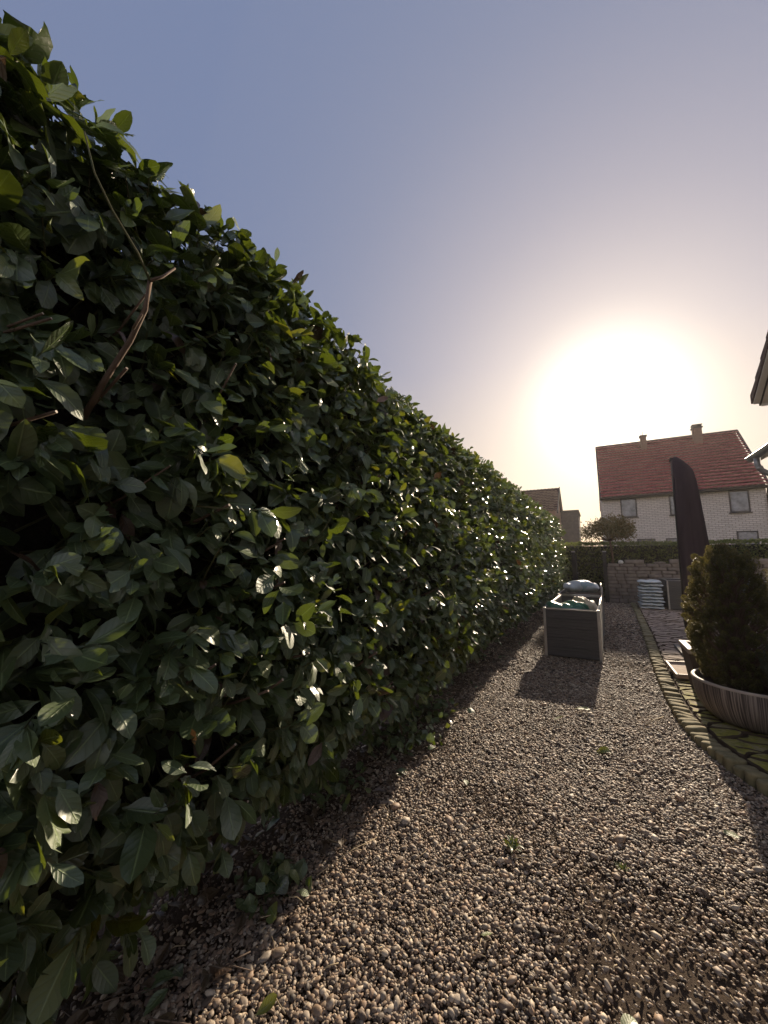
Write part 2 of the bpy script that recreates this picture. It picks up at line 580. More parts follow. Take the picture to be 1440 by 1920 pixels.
def leaves(P, A, Nn, L, W, nu, nv, rng, bend=0.25, fold=0.25, cut=0.25, yellow=0.1, dead=0.01, serr=True):
    """blade meshes at points P, pointing along A, facing Nn. Returns V,F,tint,luv"""
    n = len(P)
    A = unit(A)
    Nn = unit(Nn - (Nn * A).sum(1, keepdims=True) * A)
    S = np.cross(A, Nn)
    u = np.linspace(0, 1, nu + 1)
    v = np.linspace(-1, 1, nv + 1)
    U, Vv = np.meshgrid(u, v, indexing='ij')                        # nu+1, nv+1
    U = np.repeat(U[None], n, 0)
    Vv = np.repeat(Vv[None], n, 0)
    # trimmed leaves: the shears took the tip off, the edge is torn
    iscut = rng.random(n) < cut
    cu = np.where(iscut, rng.uniform(0.42, 0.85, n), 1.0)
    slant = np.where(iscut, rng.normal(0, 0.16, n), 0.0)
    lim = cu[:, None, None] + slant[:, None, None] * Vv + np.where(iscut, 1, 0)[:, None, None] * rng.normal(0, 0.05, (n, 1, nv + 1))
    Uc = np.minimum(U, np.clip(lim, 0.15, 1.0))
    us = np.clip((Uc - 0.09) / 0.91, 0, 1)
    w = np.where(Uc < 0.09, 0.05, np.maximum(np.sin(np.pi * us ** rng.uniform(0.85, 1.15, n)[:, None, None]), 0) ** 0.62)
    w = np.maximum(w, 0.035)
    if serr and nu >= 6:
        w = w * (1 + rng.normal(0, 0.045, (n, nu + 1, 1)))
    b = rng.normal(bend, 0.40, n)[:, None, None]
    f = rng.normal(fold, 0.22, n)[:, None, None]
    tw = rng.normal(0, 0.55, n)[:, None, None]
    ph = rng.uniform(0, 6.28, n)[:, None, None]
    wave = rng.uniform(0.0, 0.10, n)[:, None, None]
    Ll, Ww = L[:, None, None], W[:, None, None]
    x = Uc * Ll
    y = Vv * w * Ww
    z = -b * Ll * Uc ** 2 * 0.6 + f * np.abs(y) * 0.8 + tw * y * Uc + wave * Ww * np.abs(Vv) * np.sin(Uc * 13 + ph + np.sign(Vv))
    x = x - 0.25 * np.abs(b) * Ll * Uc ** 3 * 0.5
    V = P[:, None, None, :] + x[..., None] * A[:, None, None, :] + y[..., None] * S[:, None, None, :] + z[..., None] * Nn[:, None, None, :]
    i, j = np.meshgrid(np.arange(nu), np.arange(nv), indexing='ij')
    q = np.stack([i * (nv + 1) + j, (i + 1) * (nv + 1) + j, (i + 1) * (nv + 1) + j + 1, i * (nv + 1) + j + 1], -1).reshape(-1, 4)
    F = (q[None] + (np.arange(n) * (nu + 1) * (nv + 1))[:, None, None]).reshape(-1, 4)
    k = (nu + 1) * (nv + 1)
    t = np.stack([rng.random(n), np.where(rng.random(n) < yellow, rng.uniform(0.3, 0.9, n), rng.uniform(0, 0.12, n)), (rng.random(n) < dead) * 1.0], -1)
    tint = np.repeat(t[:, None, :], k, 1).reshape(-1, 3)
    luv = np.stack([Uc, Vv, np.repeat(rng.random(n)[:, None, None], k, 1).reshape(n, nu + 1, nv + 1)], -1).reshape(-1, 3)
    return V.reshape(-1, 3), F, tint, luv

def join(parts):
    Vs, Fs, Ts, Ls, o = [], [], [], [], 0
    for V, F, t, l in parts:
        Vs.append(V)
        Fs.append(F + o)
        Ts.append(t)
        Ls.append(l)
        o += len(V)
    return np.concatenate(Vs), np.concatenate(Fs), np.concatenate(Ts), np.concatenate(Ls)

def vnoise(y, z, seed, sc):
    r = np.random.default_rng(seed)
    out = 0
    for k in range(7):
        a, b, p = r.normal(0, 1), r.normal(0, 1), r.uniform(0, 6.28)
        out = out + np.sin((a * y + b * z) * sc * (0.6 + 0.35 * k) + p) / (1 + 0.35 * k)
    return out / 3.0

# ================================================================== THE GROUND
def kerb_line():
    pts = [(2.6, 2.62), (1.75, 2.83), (1.25, 3.05), (0.98, 3.24), (0.83, 3.42), (0.71, 3.70), (0.62, 4.02), (0.57, 4.35), (0.555, 4.75), (0.56, 5.2), (0.575, 5.9),
           (0.61, 6.9), (0.665, 8.0), (0.73, 9.5), (0.80, 11.5), (0.86, 13.2), (0.91, 15.0)]
    return pts
KERB = kerb_line()
def kerb_x(y):
    ys = [p[1] for p in KERB]
    xs = [p[0] for p in KERB]
    return np.interp(y, ys, xs, left=3.5)

g = MB()
g.add([(-250, -250, -0.06), (250, -250, -0.06), (250, 250, -0.06), (-250, 250, -0.06)], [(0, 1, 2, 3)])
tag(g.build('ground', M['far']), kind='structure')

# bed of soil the pebbles lie in: a sheet with small humps
def gz(x, y):
    return 0.012 * vnoise(x, y, 3, 1.5) + 0.006 * vnoise(x, y, 4, 7.0) - 0.004
nx, ny = 90, 260
xs = np.linspace(-4.5, 4.5, nx)
ys = np.linspace(-2.5, 22.0, ny)
X, Y = np.meshgrid(xs, ys)
Vg = np.stack([X, Y, gz(X, Y) - 0.012], -1).reshape(-1, 3)
i, j = np.meshgrid(np.arange(ny - 1), np.arange(nx - 1), indexing='ij')
Fg = np.stack([i * nx + j, i * nx + j + 1, (i + 1) * nx + j + 1, (i + 1) * nx + j], -1).reshape(-1, 4)
tag(mesh_np('gravel_bed', Vg, Fg, M['soil']), kind='structure')

# pebbles (nobody could count them)
def ico(sub):
    bm = bmesh.new()
    bmesh.ops.create_icosphere(bm, subdivisions=sub, radius=1.0)
    V = np.array([v.co[:] for v in bm.verts])
    F = np.array([[v.index for v in f.verts] for f in bm.faces])
    bm.free()
    return V, F

def bare(x, y):
    """how thin the pebbles lie: soil shows through in worn patches"""
    p = np.exp(-(((x + 0.10) / 0.35) ** 2 + ((y - 1.72) / 0.22) ** 2)) * 0.52 + np.exp(-(((x - 0.35) / 0.25) ** 2 + ((y - 1.50) / 0.14) ** 2)) * 0.30
    p = p + np.clip(vnoise(x, y, 21, 1.7) - 0.22, 0, 0.5) * 1.3
    p = p + np.clip((-1.30 - x) / 0.35, 0, 0.75)
    return np.clip(p, 0, 0.80)

def pebbles(y0, y1, x0, x1, dens, sub, size, seed, lift=0.0):
    rng = np.random.default_rng(seed)
    n = int((y1 - y0) * (x1 - x0) * dens)
    x = rng.uniform(x0, x1, n)
    y = rng.uniform(y0, y1, n)
    keep = (x < kerb_x(y) - 0.012) & (rng.random(n) > bare(x, y))
    x, y = x[keep], y[keep]
    n = len(x)
    B, F = ico(sub)
    s = size * np.exp(rng.normal(0, 0.38, n))
    S = np.stack([s * rng.uniform(0.95, 1.55, n), s * rng.uniform(0.75, 1.05, n), s * rng.uniform(0.38, 0.70, n)], -1)
    k = len(B)
    V = B[None] * (1 + 0.28 * np.sin(B[None] @ rng.normal(0, 1.3, (n, 3, 1)) * 1.7 + rng.uniform(0, 6, (n, 1, 1))) * 0.6)
    V = V * (1 + rng.normal(0, 0.085, (n, k, 1)))
    V = V * S[:, None, :]
    # random tilt, then heading
    tl, az, hd = rng.normal(0, 0.38, n), rng.uniform(0, 6.28, n), rng.uniform(0, 6.28, n)
    c, q = np.cos(hd)[:, None], np.sin(hd)[:, None]
    V = np.stack([V[..., 0] * c - V[..., 1] * q, V[..., 0] * q + V[..., 1] * c, V[..., 2]], -1)
    c, q = np.cos(tl)[:, None], np.sin(tl)[:, None]
    V = np.stack([V[..., 0] * c + V[..., 2] * q, V[..., 1], -V[..., 0] * q + V[..., 2] * c], -1)
    C = np.stack([x, y, gz(x, y) + S[:, 2] * rng.uniform(-0.2, 0.9, n) + lift], -1)
    V = V + C[:, None, :]
    Fn = (F[None] + (np.arange(n) * k)[:, None, None]).reshape(-1, 3)
    t = np.repeat(np.stack([rng.random(n), rng.random(n), rng.random(n)], -1)[:, None], k, 1).reshape(-1, 3)
    return V.reshape(-1, 3), Fn, t, t

gp = [pebbles(0.75, 1.30, -1.75, 1.2, 12500, 2, 0.0055, 1), pebbles(1.30, 2.0, -1.75, 1.7, 12500, 1, 0.0056, 8), pebbles(2.0, 3.2, -1.75, 2.4, 10500, 1, 0.0060, 2), pebbles(3.2, 5.2, -1.70, 1.1, 8200, 1, 0.0067, 7),
      pebbles(5.2, 8.5, -1.65, 0.7, 4900, 1, 0.0083, 3), pebbles(8.5, 15.2, -1.75, 0.95, 2200, 1, 0.0120, 4), pebbles(-0.8, 0.75, -1.75, 2.6, 1500, 1, 0.009, 5),
      pebbles(0.7, 4.0, -1.75, 2.2, 260, 2, 0.0078, 6, 0.002), pebbles(1.2, 3.4, -1.5, 1.2, 5000, 1, 0.0026, 9, -0.003)]
Vp, Fp, Tp, _ = join(gp)
gr = mesh_np('gravel', Vp, Fp, M['pebble'], tint=Tp)
tag(gr, 'loose rounded beige and grey pebbles covering the garden path', 'gravel', kind='stuff')

# patio: wavy-edged concrete pavers with open joints, one sheet of relief
def patio():
    rng = np.random.default_rng(5)
    z0, z1 = 0.018, 0.062
    V, F, MI = [], [], []
    dy, dx = 0.165, 0.29
    y0, x0 = 2.3, 0.4
    NY, NX = 82, 26
    rng2 = {}
    for iy in range(NY + 1):
        for ix in range(NX + 2):
            off = 0.5 * dx if iy % 2 else 0
            rng2[(iy, ix)] = (x0 + ix * dx + off + rng.normal(0, 0.03) - dx, y0 + iy * dy + rng.normal(0, 0.024) + 0.05 * math.sin(ix * 1.3))
    def edge(a, b, key, n=5):
        r = np.random.default_rng(abs(hash(key)) % (2 ** 31))
        am = r.uniform(-0.028, 0.028)
        am2 = r.uniform(-0.014, 0.014)
        t = np.linspace(0, 1, n + 1)
        d = np.array(b) - np.array(a)
        nn = np.array((-d[1], d[0]))
        nn = nn / max(np.linalg.norm(nn), 1e-6)
        return [np.array(a) + d * s + nn * (am * math.sin(math.pi * s) + am2 * math.sin(2 * math.pi * s)) for s in t]
    for iy in range(NY):
        for ix in range(NX):
            if iy % 2 == 0:
                lo = [(iy, ix), (iy, ix + 1)]
                hi = [(iy + 1, ix), (iy + 1, ix + 1)]
            else:
                lo = [(iy, ix), (iy, ix + 1)]
                hi = [(iy + 1, ix + 1), (iy + 1, ix + 2)] if ix + 2 <= NX + 1 else None
            if hi is None: continue
            A, B, C, D = rng2[lo[0]], rng2[lo[1]], rng2[hi[1]], rng2[hi[0]]
            mx, my = (A[0] + C[0]) / 2, (A[1] + C[1]) / 2
            if mx < kerb_x(my) - 0.02 or my > 15.2: continue
            p = edge(A, B, (lo[0], lo[1]))[:-1] + edge(B, C, (lo[1], hi[1]))[:-1] + edge(D, C, (hi[0], hi[1]))[::-1][:-1] + edge(A, D, (lo[0], hi[0]))[::-1][:-1]
            p = np.array(p)
            p[:, 0] = np.maximum(p[:, 0], kerb_x(p[:, 1]) + 0.132)
            if np.ptp(p[:, 0]) < 0.05: continue
            c = p.mean(0)
            zz = z1 + rng.normal(0, 0.0025)
            tx, ty = rng.normal(0, 0.022, 2)
            b = len(V)
            k = len(p)
            dirs = c - p
            dl = np.linalg.norm(dirs, axis=1, keepdims=True)
            outer = p + dirs / dl * 0.013
            inner = p + dirs / dl * 0.025
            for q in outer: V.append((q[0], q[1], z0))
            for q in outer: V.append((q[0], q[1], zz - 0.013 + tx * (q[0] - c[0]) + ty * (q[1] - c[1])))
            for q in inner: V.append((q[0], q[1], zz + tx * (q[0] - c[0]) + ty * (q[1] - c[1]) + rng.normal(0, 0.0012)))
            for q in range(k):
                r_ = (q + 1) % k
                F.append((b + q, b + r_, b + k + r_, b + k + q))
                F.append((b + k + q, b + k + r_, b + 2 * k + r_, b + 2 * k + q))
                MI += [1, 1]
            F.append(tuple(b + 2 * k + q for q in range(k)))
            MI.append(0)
    me = bpy.data.meshes.new('patio')
    me.from_pydata(V, [], F)
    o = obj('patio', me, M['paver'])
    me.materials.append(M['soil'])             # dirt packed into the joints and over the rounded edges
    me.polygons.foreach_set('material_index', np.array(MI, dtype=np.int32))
    tag(o, kind='structure')
    s = MB()
    prev = [(kx + 0.02, ky, 0.045) for kx, ky in KERB]
    fs, vs = [], []
    for k, (kx, ky) in enumerate(KERB):
        vs += [(kx + 0.02, ky, 0.034), (9.0, ky + 0.0, 0.034)]
        if k: fs.append((2 * k - 2, 2 * k - 1, 2 * k + 1, 2 * k))
    s.add(vs, fs)
    tag(s.build('patio_base', M['soil']), kind='structure')
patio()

# kerb of small upright stones, each a part of the edging
def edging():
    root = empty('stone_edging', (0.6, 5.0, 0), label='curved edging of small upright mossy stones between gravel and patio', cat='edging')
    rng = random.Random(4)
    # walk along the line
    pts, acc = [], 0.0
    P = [Vector((x, y)) for x, y in KERB[2:]]
    P.insert(0, Vector((1.55, 2.90)))
    for a, b in zip(P[:-1], P[1:]):
        d = (b - a).length
        while acc < d:
            q = a + (b - a) * (acc / d)
            pts.append((q, (b - a).normalized()))
            acc += 0.0915 if q.y < 7.6 else 0.19
        acc -= d
    for k, (q, t) in enumerate(pts[:100]):
        L = (0.0405 if q.y < 7.6 else 0.088) * rng.uniform(0.95, 1.03)
        W = 0.070 * rng.uniform(0.95, 1.08)
        h = 0.054 + rng.uniform(-0.010, 0.012)
        m = MB()
        n = 14
        nrm = Vector((t.y, -t.x))
        ring = []
        pw = 2.8 if q.y < 7.6 else 5
        for i in range(n):
            a = 2 * math.pi * i / n
            ca, sa = math.cos(a), math.sin(a)
            r_ = (abs(ca) ** pw + abs(sa) ** pw) ** (-1 / pw)
            ring.append(q + nrm * (0.058 + ca * r_ * W) + t * (sa * r_ * L))
        vs, fs = [], []
        tl = rng.uniform(-0.12, 0.12)
        for s, z in ((1.0, -0.05), (1.0, h - 0.016), (0.97, h - 0.006), (0.90, h - 0.001), (0.4, h + 0.002)):
            for p in ring:
                d = p - q - nrm * 0.058
                vs.append((q.x + nrm.x * 0.058 + d.x * s, q.y + nrm.y * 0.058 + d.y * s, z + (tl * d.x if z > 0 else 0)))
        for l in range(4):
            for i in range(n):
                fs.append((l * n + i, l * n + (i + 1) % n, (l + 1) * n + (i + 1) % n, (l + 1) * n + i))
        fs.append(tuple(4 * n + i for i in range(n)))
        m.add(vs, fs)
        m.build('edging_stone', M['kerb'], root, smooth=True)
edging()

# ================================================================== THE LAUREL HEDGE
PROF_Z = [0.10, 0.22, 0.40, 0.62, 0.90, 1.30, 2.00, 2.50, 2.78, 2.90]
PROF_X = [-1.62, -1.52, -1.34, -1.235, -1.20, -1.215, -1.25, -1.28, -1.33, -1.42]
prof = list(zip(PROF_X, PROF_Z)) + [(-1.65, 2.95), (-2.15, 2.95), (-2.45, 2.85)]
prof = np.array(prof)
seg = np.linalg.norm(np.diff(prof, axis=0), axis=1)
cs = np.concatenate([[0], np.cumsum(seg)])
HY0, HY1 = -1.6, 15.2

def hedge_surface(s, y):
    x = np.interp(s, cs, prof[:, 0]) + 0.23 * np.clip((y - 5.0) / 10.0, 0, 1.2) ** 1.4      # the far end swings a little towards the path
    z = np.interp(s, cs, prof[:, 1])
    e = 0.02
    dx = np.interp(s + e, cs, prof[:, 0]) - np.interp(s - e, cs, prof[:, 0])
    dz = np.interp(s + e, cs, prof[:, 1]) - np.interp(s - e, cs, prof[:, 1])
    nrm = unit(np.stack([dz, np.zeros_like(dz), -dx], -1))
    z = z + 0.05 * (z > 2) * (z - 2) + 0.11 * np.clip((z - 1.8), 0, 1) * np.clip((2.6 - y) / 1.6, 0, 1)
    b = 0.035 * vnoise(y, s, 8, 1.4) + 0.025 * vnoise(y, s, 9, 4.5)
    p = np.stack([x, y, z], -1) + nrm * b[:, None]
    return p, nrm

def hedge():
    root = empty('laurel_hedge', (-1.8, 7.0, 0), label='tall dark green cherry laurel hedge with big glossy leaves along the gravel path', cat='hedge')
    rng = np.random.default_rng(31)
    parts, stems_parts = [], []
    tw = MB()
    def band(y0, y1, dens, nu, nv, twigs, lper):
        n = int((y1 - y0) * cs[-1] * dens)
        y = rng.uniform(y0, y1, n)
        s = rng.uniform(0, cs[-1], n)
        # the lowest part is thin and bare
        keep = (s > 0.30) | (rng.random(n) < 0.55)
        y, s = y[keep], s[keep]
        n = len(y)
        p, nr = hedge_surface(s, y)
        depth = np.minimum(rng.exponential(0.10, n), 0.36) - np.abs(rng.normal(0, 0.055, n)) * (s < cs[6])
        tipp = p - nr * depth[:, None]
        up = np.array([0, 0, 1.0])
        topness = np.clip((s - (cs[9] - 0.15)) / 0.3, 0, 1)
        d = nr * 0.75 + up * rng.normal(0.35, 0.35, n)[:, None] + rng.normal(0, 0.42, (n, 3)) + topness[:, None] * up * 0.8
        low = s < 0.5
        d[low] += np.array([0.1, 0, -0.6])
        d = unit(d)
        # leaves spiral up the last 16 cm of each shoot
        K = lper
        t = (np.arange(K)[None] + rng.uniform(0, 1, (n, K))) / K
        ang = np.arange(K)[None] * 2.39996 + rng.uniform(0, 6.28, (n, 1)) + rng.normal(0, 0.25, (n, K))
        e1 = unit(np.cross(d, np.array([0.3, 0.9, 0.2])))
        e2 = np.cross(d, e1)
        rad = np.cos(ang)[..., None] * e1[:, None] + np.sin(ang)[..., None] * e2[:, None]
        P = tipp[:, None] - d[:, None] * ((1 - t) * 0.17)[..., None]
        spread = (1.05 - 0.7 * t)[..., None]
        A = d[:, None] * (0.35 + 0.45 * t)[..., None] + rad * spread * 0.9 + np.array([0, 0, -1.0]) * rng.uniform(0.15, 0.95, (n, K))[..., None] * (1 - 0.9 * topness)[:, None, None]
        A = unit(A)
        # gravity and light turn the blade's face out and up
        face = d[:, None] * 0.40 + nr[:, None] * 0.88 + up * 0.66 + rng.normal(0, 0.50, (n, K, 3))
        L = rng.normal(0.116, 0.027, (n, K)) * (1.0 - 0.35 * np.maximum(t - 0.75, 0) / 0.25)
        L = np.clip(L * (0.88 if y0 > 2 else 0.96), 0.05, 0.18)
        W = L * rng.normal(0.245, 0.035, (n, K))
        q = leaves(P.reshape(-1, 3), A.reshape(-1, 3), face.reshape(-1, 3), L.ravel(), W.ravel(), nu, nv, rng, bend=0.25, fold=0.25, cut=0.38, yellow=0.085, dead=0.012)
        parts.append(q)
        if twigs:
            for k in rng.choice(n, int(n * twigs), replace=False):
                a = tipp[k] - d[k] * 0.26 - nr[k] * 0.10
                b = tipp[k] - d[k] * 0.02
                mid = (a + b) / 2 + rng.normal(0, 0.012, 3)
                tw.tube([a, mid, b], [0.0042, 0.0032, 0.0022], 5, caps=False)
    band(HY0, 0.10, 50, 6, 4, 0, 7)
    band(0.10, 2.2, 150, 9, 6, 0.45, 8)
    band(2.2, 5.0, 140, 7, 4, 0.2, 8)
    band(5.0, 9.0, 115, 5, 2, 0.0, 7)
    band(9.0, HY1, 95, 4, 2, 0.0, 7)
    # the far end of the hedge is rounded off
    n = 620
    zz = rng.uniform(0.2, 2.75, n)
    xx = rng.uniform(-2.4, -1.08, n)
    P = np.stack([xx, HY1 + 0.25 * np.sqrt(np.clip(1 - ((xx + 1.7) / 0.75) ** 2, 0, 1)) - rng.exponential(0.05, n), zz], -1)
    for _ in range(5):
        A = rng.normal(0, 1, (n, 3)) + np.array([0.3, 0.4, -0.3])
        L = rng.normal(0.12, 0.02, n)
        parts.append(leaves(P + rng.normal(0, 0.05, (n, 3)), A, rng.normal(0, 0.5, (n, 3)) + np.array([0, 0.8, 0.5]), L, L * 0.23, 4, 2, rng))
    V, F, t, l = join(parts)
    mesh_np('foliage', V, F, M['laurel'], root, tint=t, luv=l)
    tag(tw.build('shoot_twigs', M['twig'], root, smooth=True), kind='stuff')
    # twig mass deep inside, well behind the leaves
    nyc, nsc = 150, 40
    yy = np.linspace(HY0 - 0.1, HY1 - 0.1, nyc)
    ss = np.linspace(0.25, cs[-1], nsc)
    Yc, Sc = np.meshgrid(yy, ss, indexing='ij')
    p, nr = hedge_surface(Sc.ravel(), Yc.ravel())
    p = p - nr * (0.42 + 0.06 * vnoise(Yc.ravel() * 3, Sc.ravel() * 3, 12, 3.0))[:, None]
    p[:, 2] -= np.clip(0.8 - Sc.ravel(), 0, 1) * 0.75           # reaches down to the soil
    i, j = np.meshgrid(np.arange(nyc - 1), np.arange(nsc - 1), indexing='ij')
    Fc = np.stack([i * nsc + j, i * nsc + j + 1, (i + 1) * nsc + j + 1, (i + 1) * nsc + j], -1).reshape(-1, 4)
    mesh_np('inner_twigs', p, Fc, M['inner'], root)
    # stems standing in the bare foot of the hedge
    r = random.Random(3)
    for k in range(46):
        y = HY0 + 0.3 + k * 0.36 + r.uniform(-0.1, 0.1)
        x = -1.72 + r.uniform(-0.16, 0.10)
        m = MB()
        lean = r.uniform(-0.12, 0.12)
        m.tube([(x, y, -0.03), (x + 0.02, y + lean * 0.3, 0.25), (x - 0.02 + r.uniform(-0.05, 0.05), y + lean, 0.6), (x + r.uniform(-0.1, 0.1), y + lean * 1.8, 1.1)],
               [0.030, 0.024, 0.02, 0.014], 8)
        for q in range(4):
            z = r.uniform(0.10, 0.7)
            m.tube([(x, y + lean * z, z), (x + r.uniform(0.02, 0.16), y + r.uniform(-0.15, 0.15), z + r.uniform(-0.05, 0.25)),
                    (x + r.uniform(0.10, 0.30), y + r.uniform(-0.3, 0.3), z + r.uniform(-0.1, 0.45))], [0.009, 0.006, 0.003], 5)
        m.build('stem', M['bark'], root, smooth=True)
    # branches that show at the clipped face
    def branch(pts, r0, r1, mat='bark'):
        m = MB()
        n = len(pts)
        m.tube(pts, [r0 + (r1 - r0) * k / (n - 1) for k in range(n)], 8)
        return m.build('branch', M[mat], root, smooth=True)
    def out(p, k):
        return (p[0] * k, p[1] * k, CAM_H + (p[2] - CAM_H) * k)
    HB = [[out(q, k) for q, k in zip([(-1.10, 0.45, 1.80), (-1.10, 0.49, 1.92), (-1.10, 0.54, 2.05), (-1.09, 0.568, 2.16), (-1.10, 0.58, 2.26)], (1.22, 1.14, 1.08, 1.03, 1.01))],
          [(-1.10, 0.58, 2.26), (-1.10, 0.54, 2.32), (-1.10, 0.47, 2.39), (-1.10, 0.42, 2.46), (-1.10, 0.39, 2.55)],
          [(-1.10, 0.58, 2.26), (-1.09, 0.61, 2.29), (-1.10, 0.65, 2.35)],
          [(-1.10, 0.545, 2.09), (-1.06, 0.545, 2.12)]]
    branch(HB[0], 0.0095, 0.0065)
    branch(HB[1], 0.0040, 0.0020, 'twig')
    branch(HB[2], 0.0048, 0.0032)
    branch(HB[3], 0.0040, 0.0030)
    for k in range(40):
        y = 0.25 + 4.6 * r.random() ** 1.5
        z = r.uniform(0.35, 2.3)
        x = np.interp(z, PROF_Z, PROF_X) + 0.02
        ra = r.uniform(0.0028, 0.0062)
        e = Vector((x + r.uniform(-0.02, 0.045), y + r.uniform(0, 0.05), z + r.uniform(0, 0.03)))
        st = Vector((x - 0.32, y - r.uniform(-0.12, 0.2), z - r.uniform(0.05, 0.24)))
        o = branch([st, st.lerp(e, 0.55) + Vector((0, 0, -0.02)), e], ra * 1.4, ra)
        c = MB()
        d = (e - st).normalized()
        c.tube([e - d * 0.001, e + d * 0.0015], ra * 0.93, 8)
        c.build('cut_end', M['rim'], o)
hedge()

# ================================================================== FAR HEDGE, WALL, GATE, TREE
def far_hedge():
    root = empty('clipped_hedge', (3.5, 17.6, 0), label='low flat clipped green hedge behind the stone wall in front of the brick house', cat='hedge')
    rng = np.random.default_rng(77)
    n = 21000
    x = rng.uniform(-3.2, 11.0, n)
    face = rng.random(n) < 0.74
    z = np.where(face, rng.uniform(0.05, 2.02, n), 2.02 + rng.normal(0, 0.025, n))
    y = np.where(face, 16.95 + np.minimum(rng.exponential(0.05, n), 0.2) - 0.05 * vnoise(x, z, 6, 2.5), rng.uniform(16.98, 18.2, n))
    z = z + 0.03 * vnoise(x, y, 5, 2.0) * (z > 1.9)
    A = rng.normal(0, 0.7, (n, 3)) + np.array([0, -0.6, 0.2])
    A[~face] += np.array([0, 0.2, 0.9])
    Nn = rng.normal(0, 0.6, (n, 3)) + np.array([0, -0.7, 0.6])
    L = rng.normal(0.085, 0.015, n)
    V, F, t, l = leaves(np.stack([x, y, z], -1), A, Nn, L, L * 0.30, 2, 2, rng, cut=0.0, serr=False)
    m = mat_smallleaf('hedge_leaf', (0.050, 0.070, 0.022), (0.095, 0.115, 0.036), (0.16, 0.165, 0.060), (0.30, 0.32, 0.06), 0.38)
    mesh_np('foliage', V, F, m, root, tint=t, luv=l)
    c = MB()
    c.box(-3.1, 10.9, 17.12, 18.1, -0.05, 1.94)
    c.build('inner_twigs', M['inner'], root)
far_hedge()

def stone_wall():
    root = empty('stone_wall', (2.5, 15.2, 0), label='dry stacked retaining wall of brown stone blocks at the far end of the patio', cat='wall')
    rng = np.random.default_rng(15)
    C, S = [], []
    z = 0.0
    row = 0
    while z < 1.28:
        h = rng.uniform(0.105, 0.135)
        x = 0.30 + rng.uniform(-0.02, 0.02)
        while x < 8.0:
            w = rng.uniform(0.22, 0.42)
            C.append((x + w / 2, 15.30 + rng.normal(0, 0.012) + z * 0.05, z + h / 2))
            S.append((w / 2 - 0.008, 0.14 + rng.normal(0, 0.008), h / 2 - 0.005))
            x += w
        z += h
        row += 1
    V, F, _ = rounded_stones(np.array(C), np.array(S), p=14, res=4, jitter=0.02, seed=2)
    mesh_np('stone_courses', V, F, M['wallstone'], root, smooth=True)
    b = MB()
    b.box(0.34, 8.0, 15.31, 15.46, -0.05, 1.20)
    b.build('joint_fill', M['soil'], root)
    for (x, y, w, h, lab) in [(1.10, 15.33, 0.27, 0.068, 'flat grey stone block lying on the wall beside the little tree'),
                              (2.22, 15.33, 0.17, 0.075, 'pale stone block on the wall top partly behind the dark parasol cover'),
                              (4.32, 15.33, 0.30, 0.085, 'long stone block on the wall top behind the conifer at the right edge')]:
        V, F, _ = rounded_stones(np.array([(x, y, 1.285 + h + 0.005)]), np.array([(w, 0.13, h)]), p=14, res=4, jitter=0.02, seed=int(x * 10))
        o = mesh_np('stone_block', V, F, M['wallstone'])
        tag(o, lab, 'stone')
    V, F, _ = rounded_stones(np.array([(0.72, 15.30, 1.345)]), np.array([(0.075, 0.07, 0.065)]), p=2.2, res=5, jitter=0.12, seed=9)
    tag(mesh_np('white_rock_plant', V, F, M['white']), 'small whitish rock plant cushion on the wall left of the grey stone block', 'plant')
    V, F, _ = rounded_stones(np.array([(1.80, 15.30, 1.33)]), np.array([(0.16, 0.08, 0.035)]), p=2.5, res=5, jitter=0.08, seed=19)
    tag(mesh_np('flat_stone', V, F, M['wallstone']), 'thin rounded stone lying on the wall between two larger blocks', 'stone')
    t = MB()
    t.box(0.36, 11.0, 15.46, 17.1, 0.2, 1.24)
    tag(t.build('raised_soil', M['soil']), kind='structure')
stone_wall()

def gate():
    root = empty('garden_gate', (-0.2, 15.3, 0), label='dark metal garden gate standing open between the laurel hedge and the stone wall', cat='gate')
    for x in (-0.70, 0.245):
        p = MB()
        p.box(x - 0.055, x + 0.055, 15.05, 15.16, -0.05, 1.68)
        o = p.build('gate_post', M['steel'], root, bevel=0.006)
        c = MB()
        c.box(x - 0.062, x + 0.062, 15.043, 15.167, 1.683, 1.72)
        c.build('post_cap', M['alu'], o, bevel=0.008)
    lf = MB()
    # the leaf is swung back along the hedge
    x = -0.60
    for y in (14.0, 14.98):
        lf.box(x - 0.02, x + 0.02, y - 0.02, y + 0.02, 0.12, 1.60)
    for z in (0.15, 1.55):
        lf.box(x - 0.015, x + 0.015, 14.025, 14.955, z - 0.02, z + 0.02)
    for k in range(8):
        y = 14.12 + k * 0.105
        lf.box(x - 0.008, x + 0.008, y - 0.008, y + 0.008, 0.175, 1.525)
    lf.build('gate_leaf', M['steel'], root)
    h = MB()
    h.tube([(x + 0.03, 14.02, 1.0), (x + 0.07, 14.02, 1.0), (x + 0.07, 14.14, 1.0)], 0.009, 8)
    h.build('handle', M['alu'], root, smooth=True)
gate()

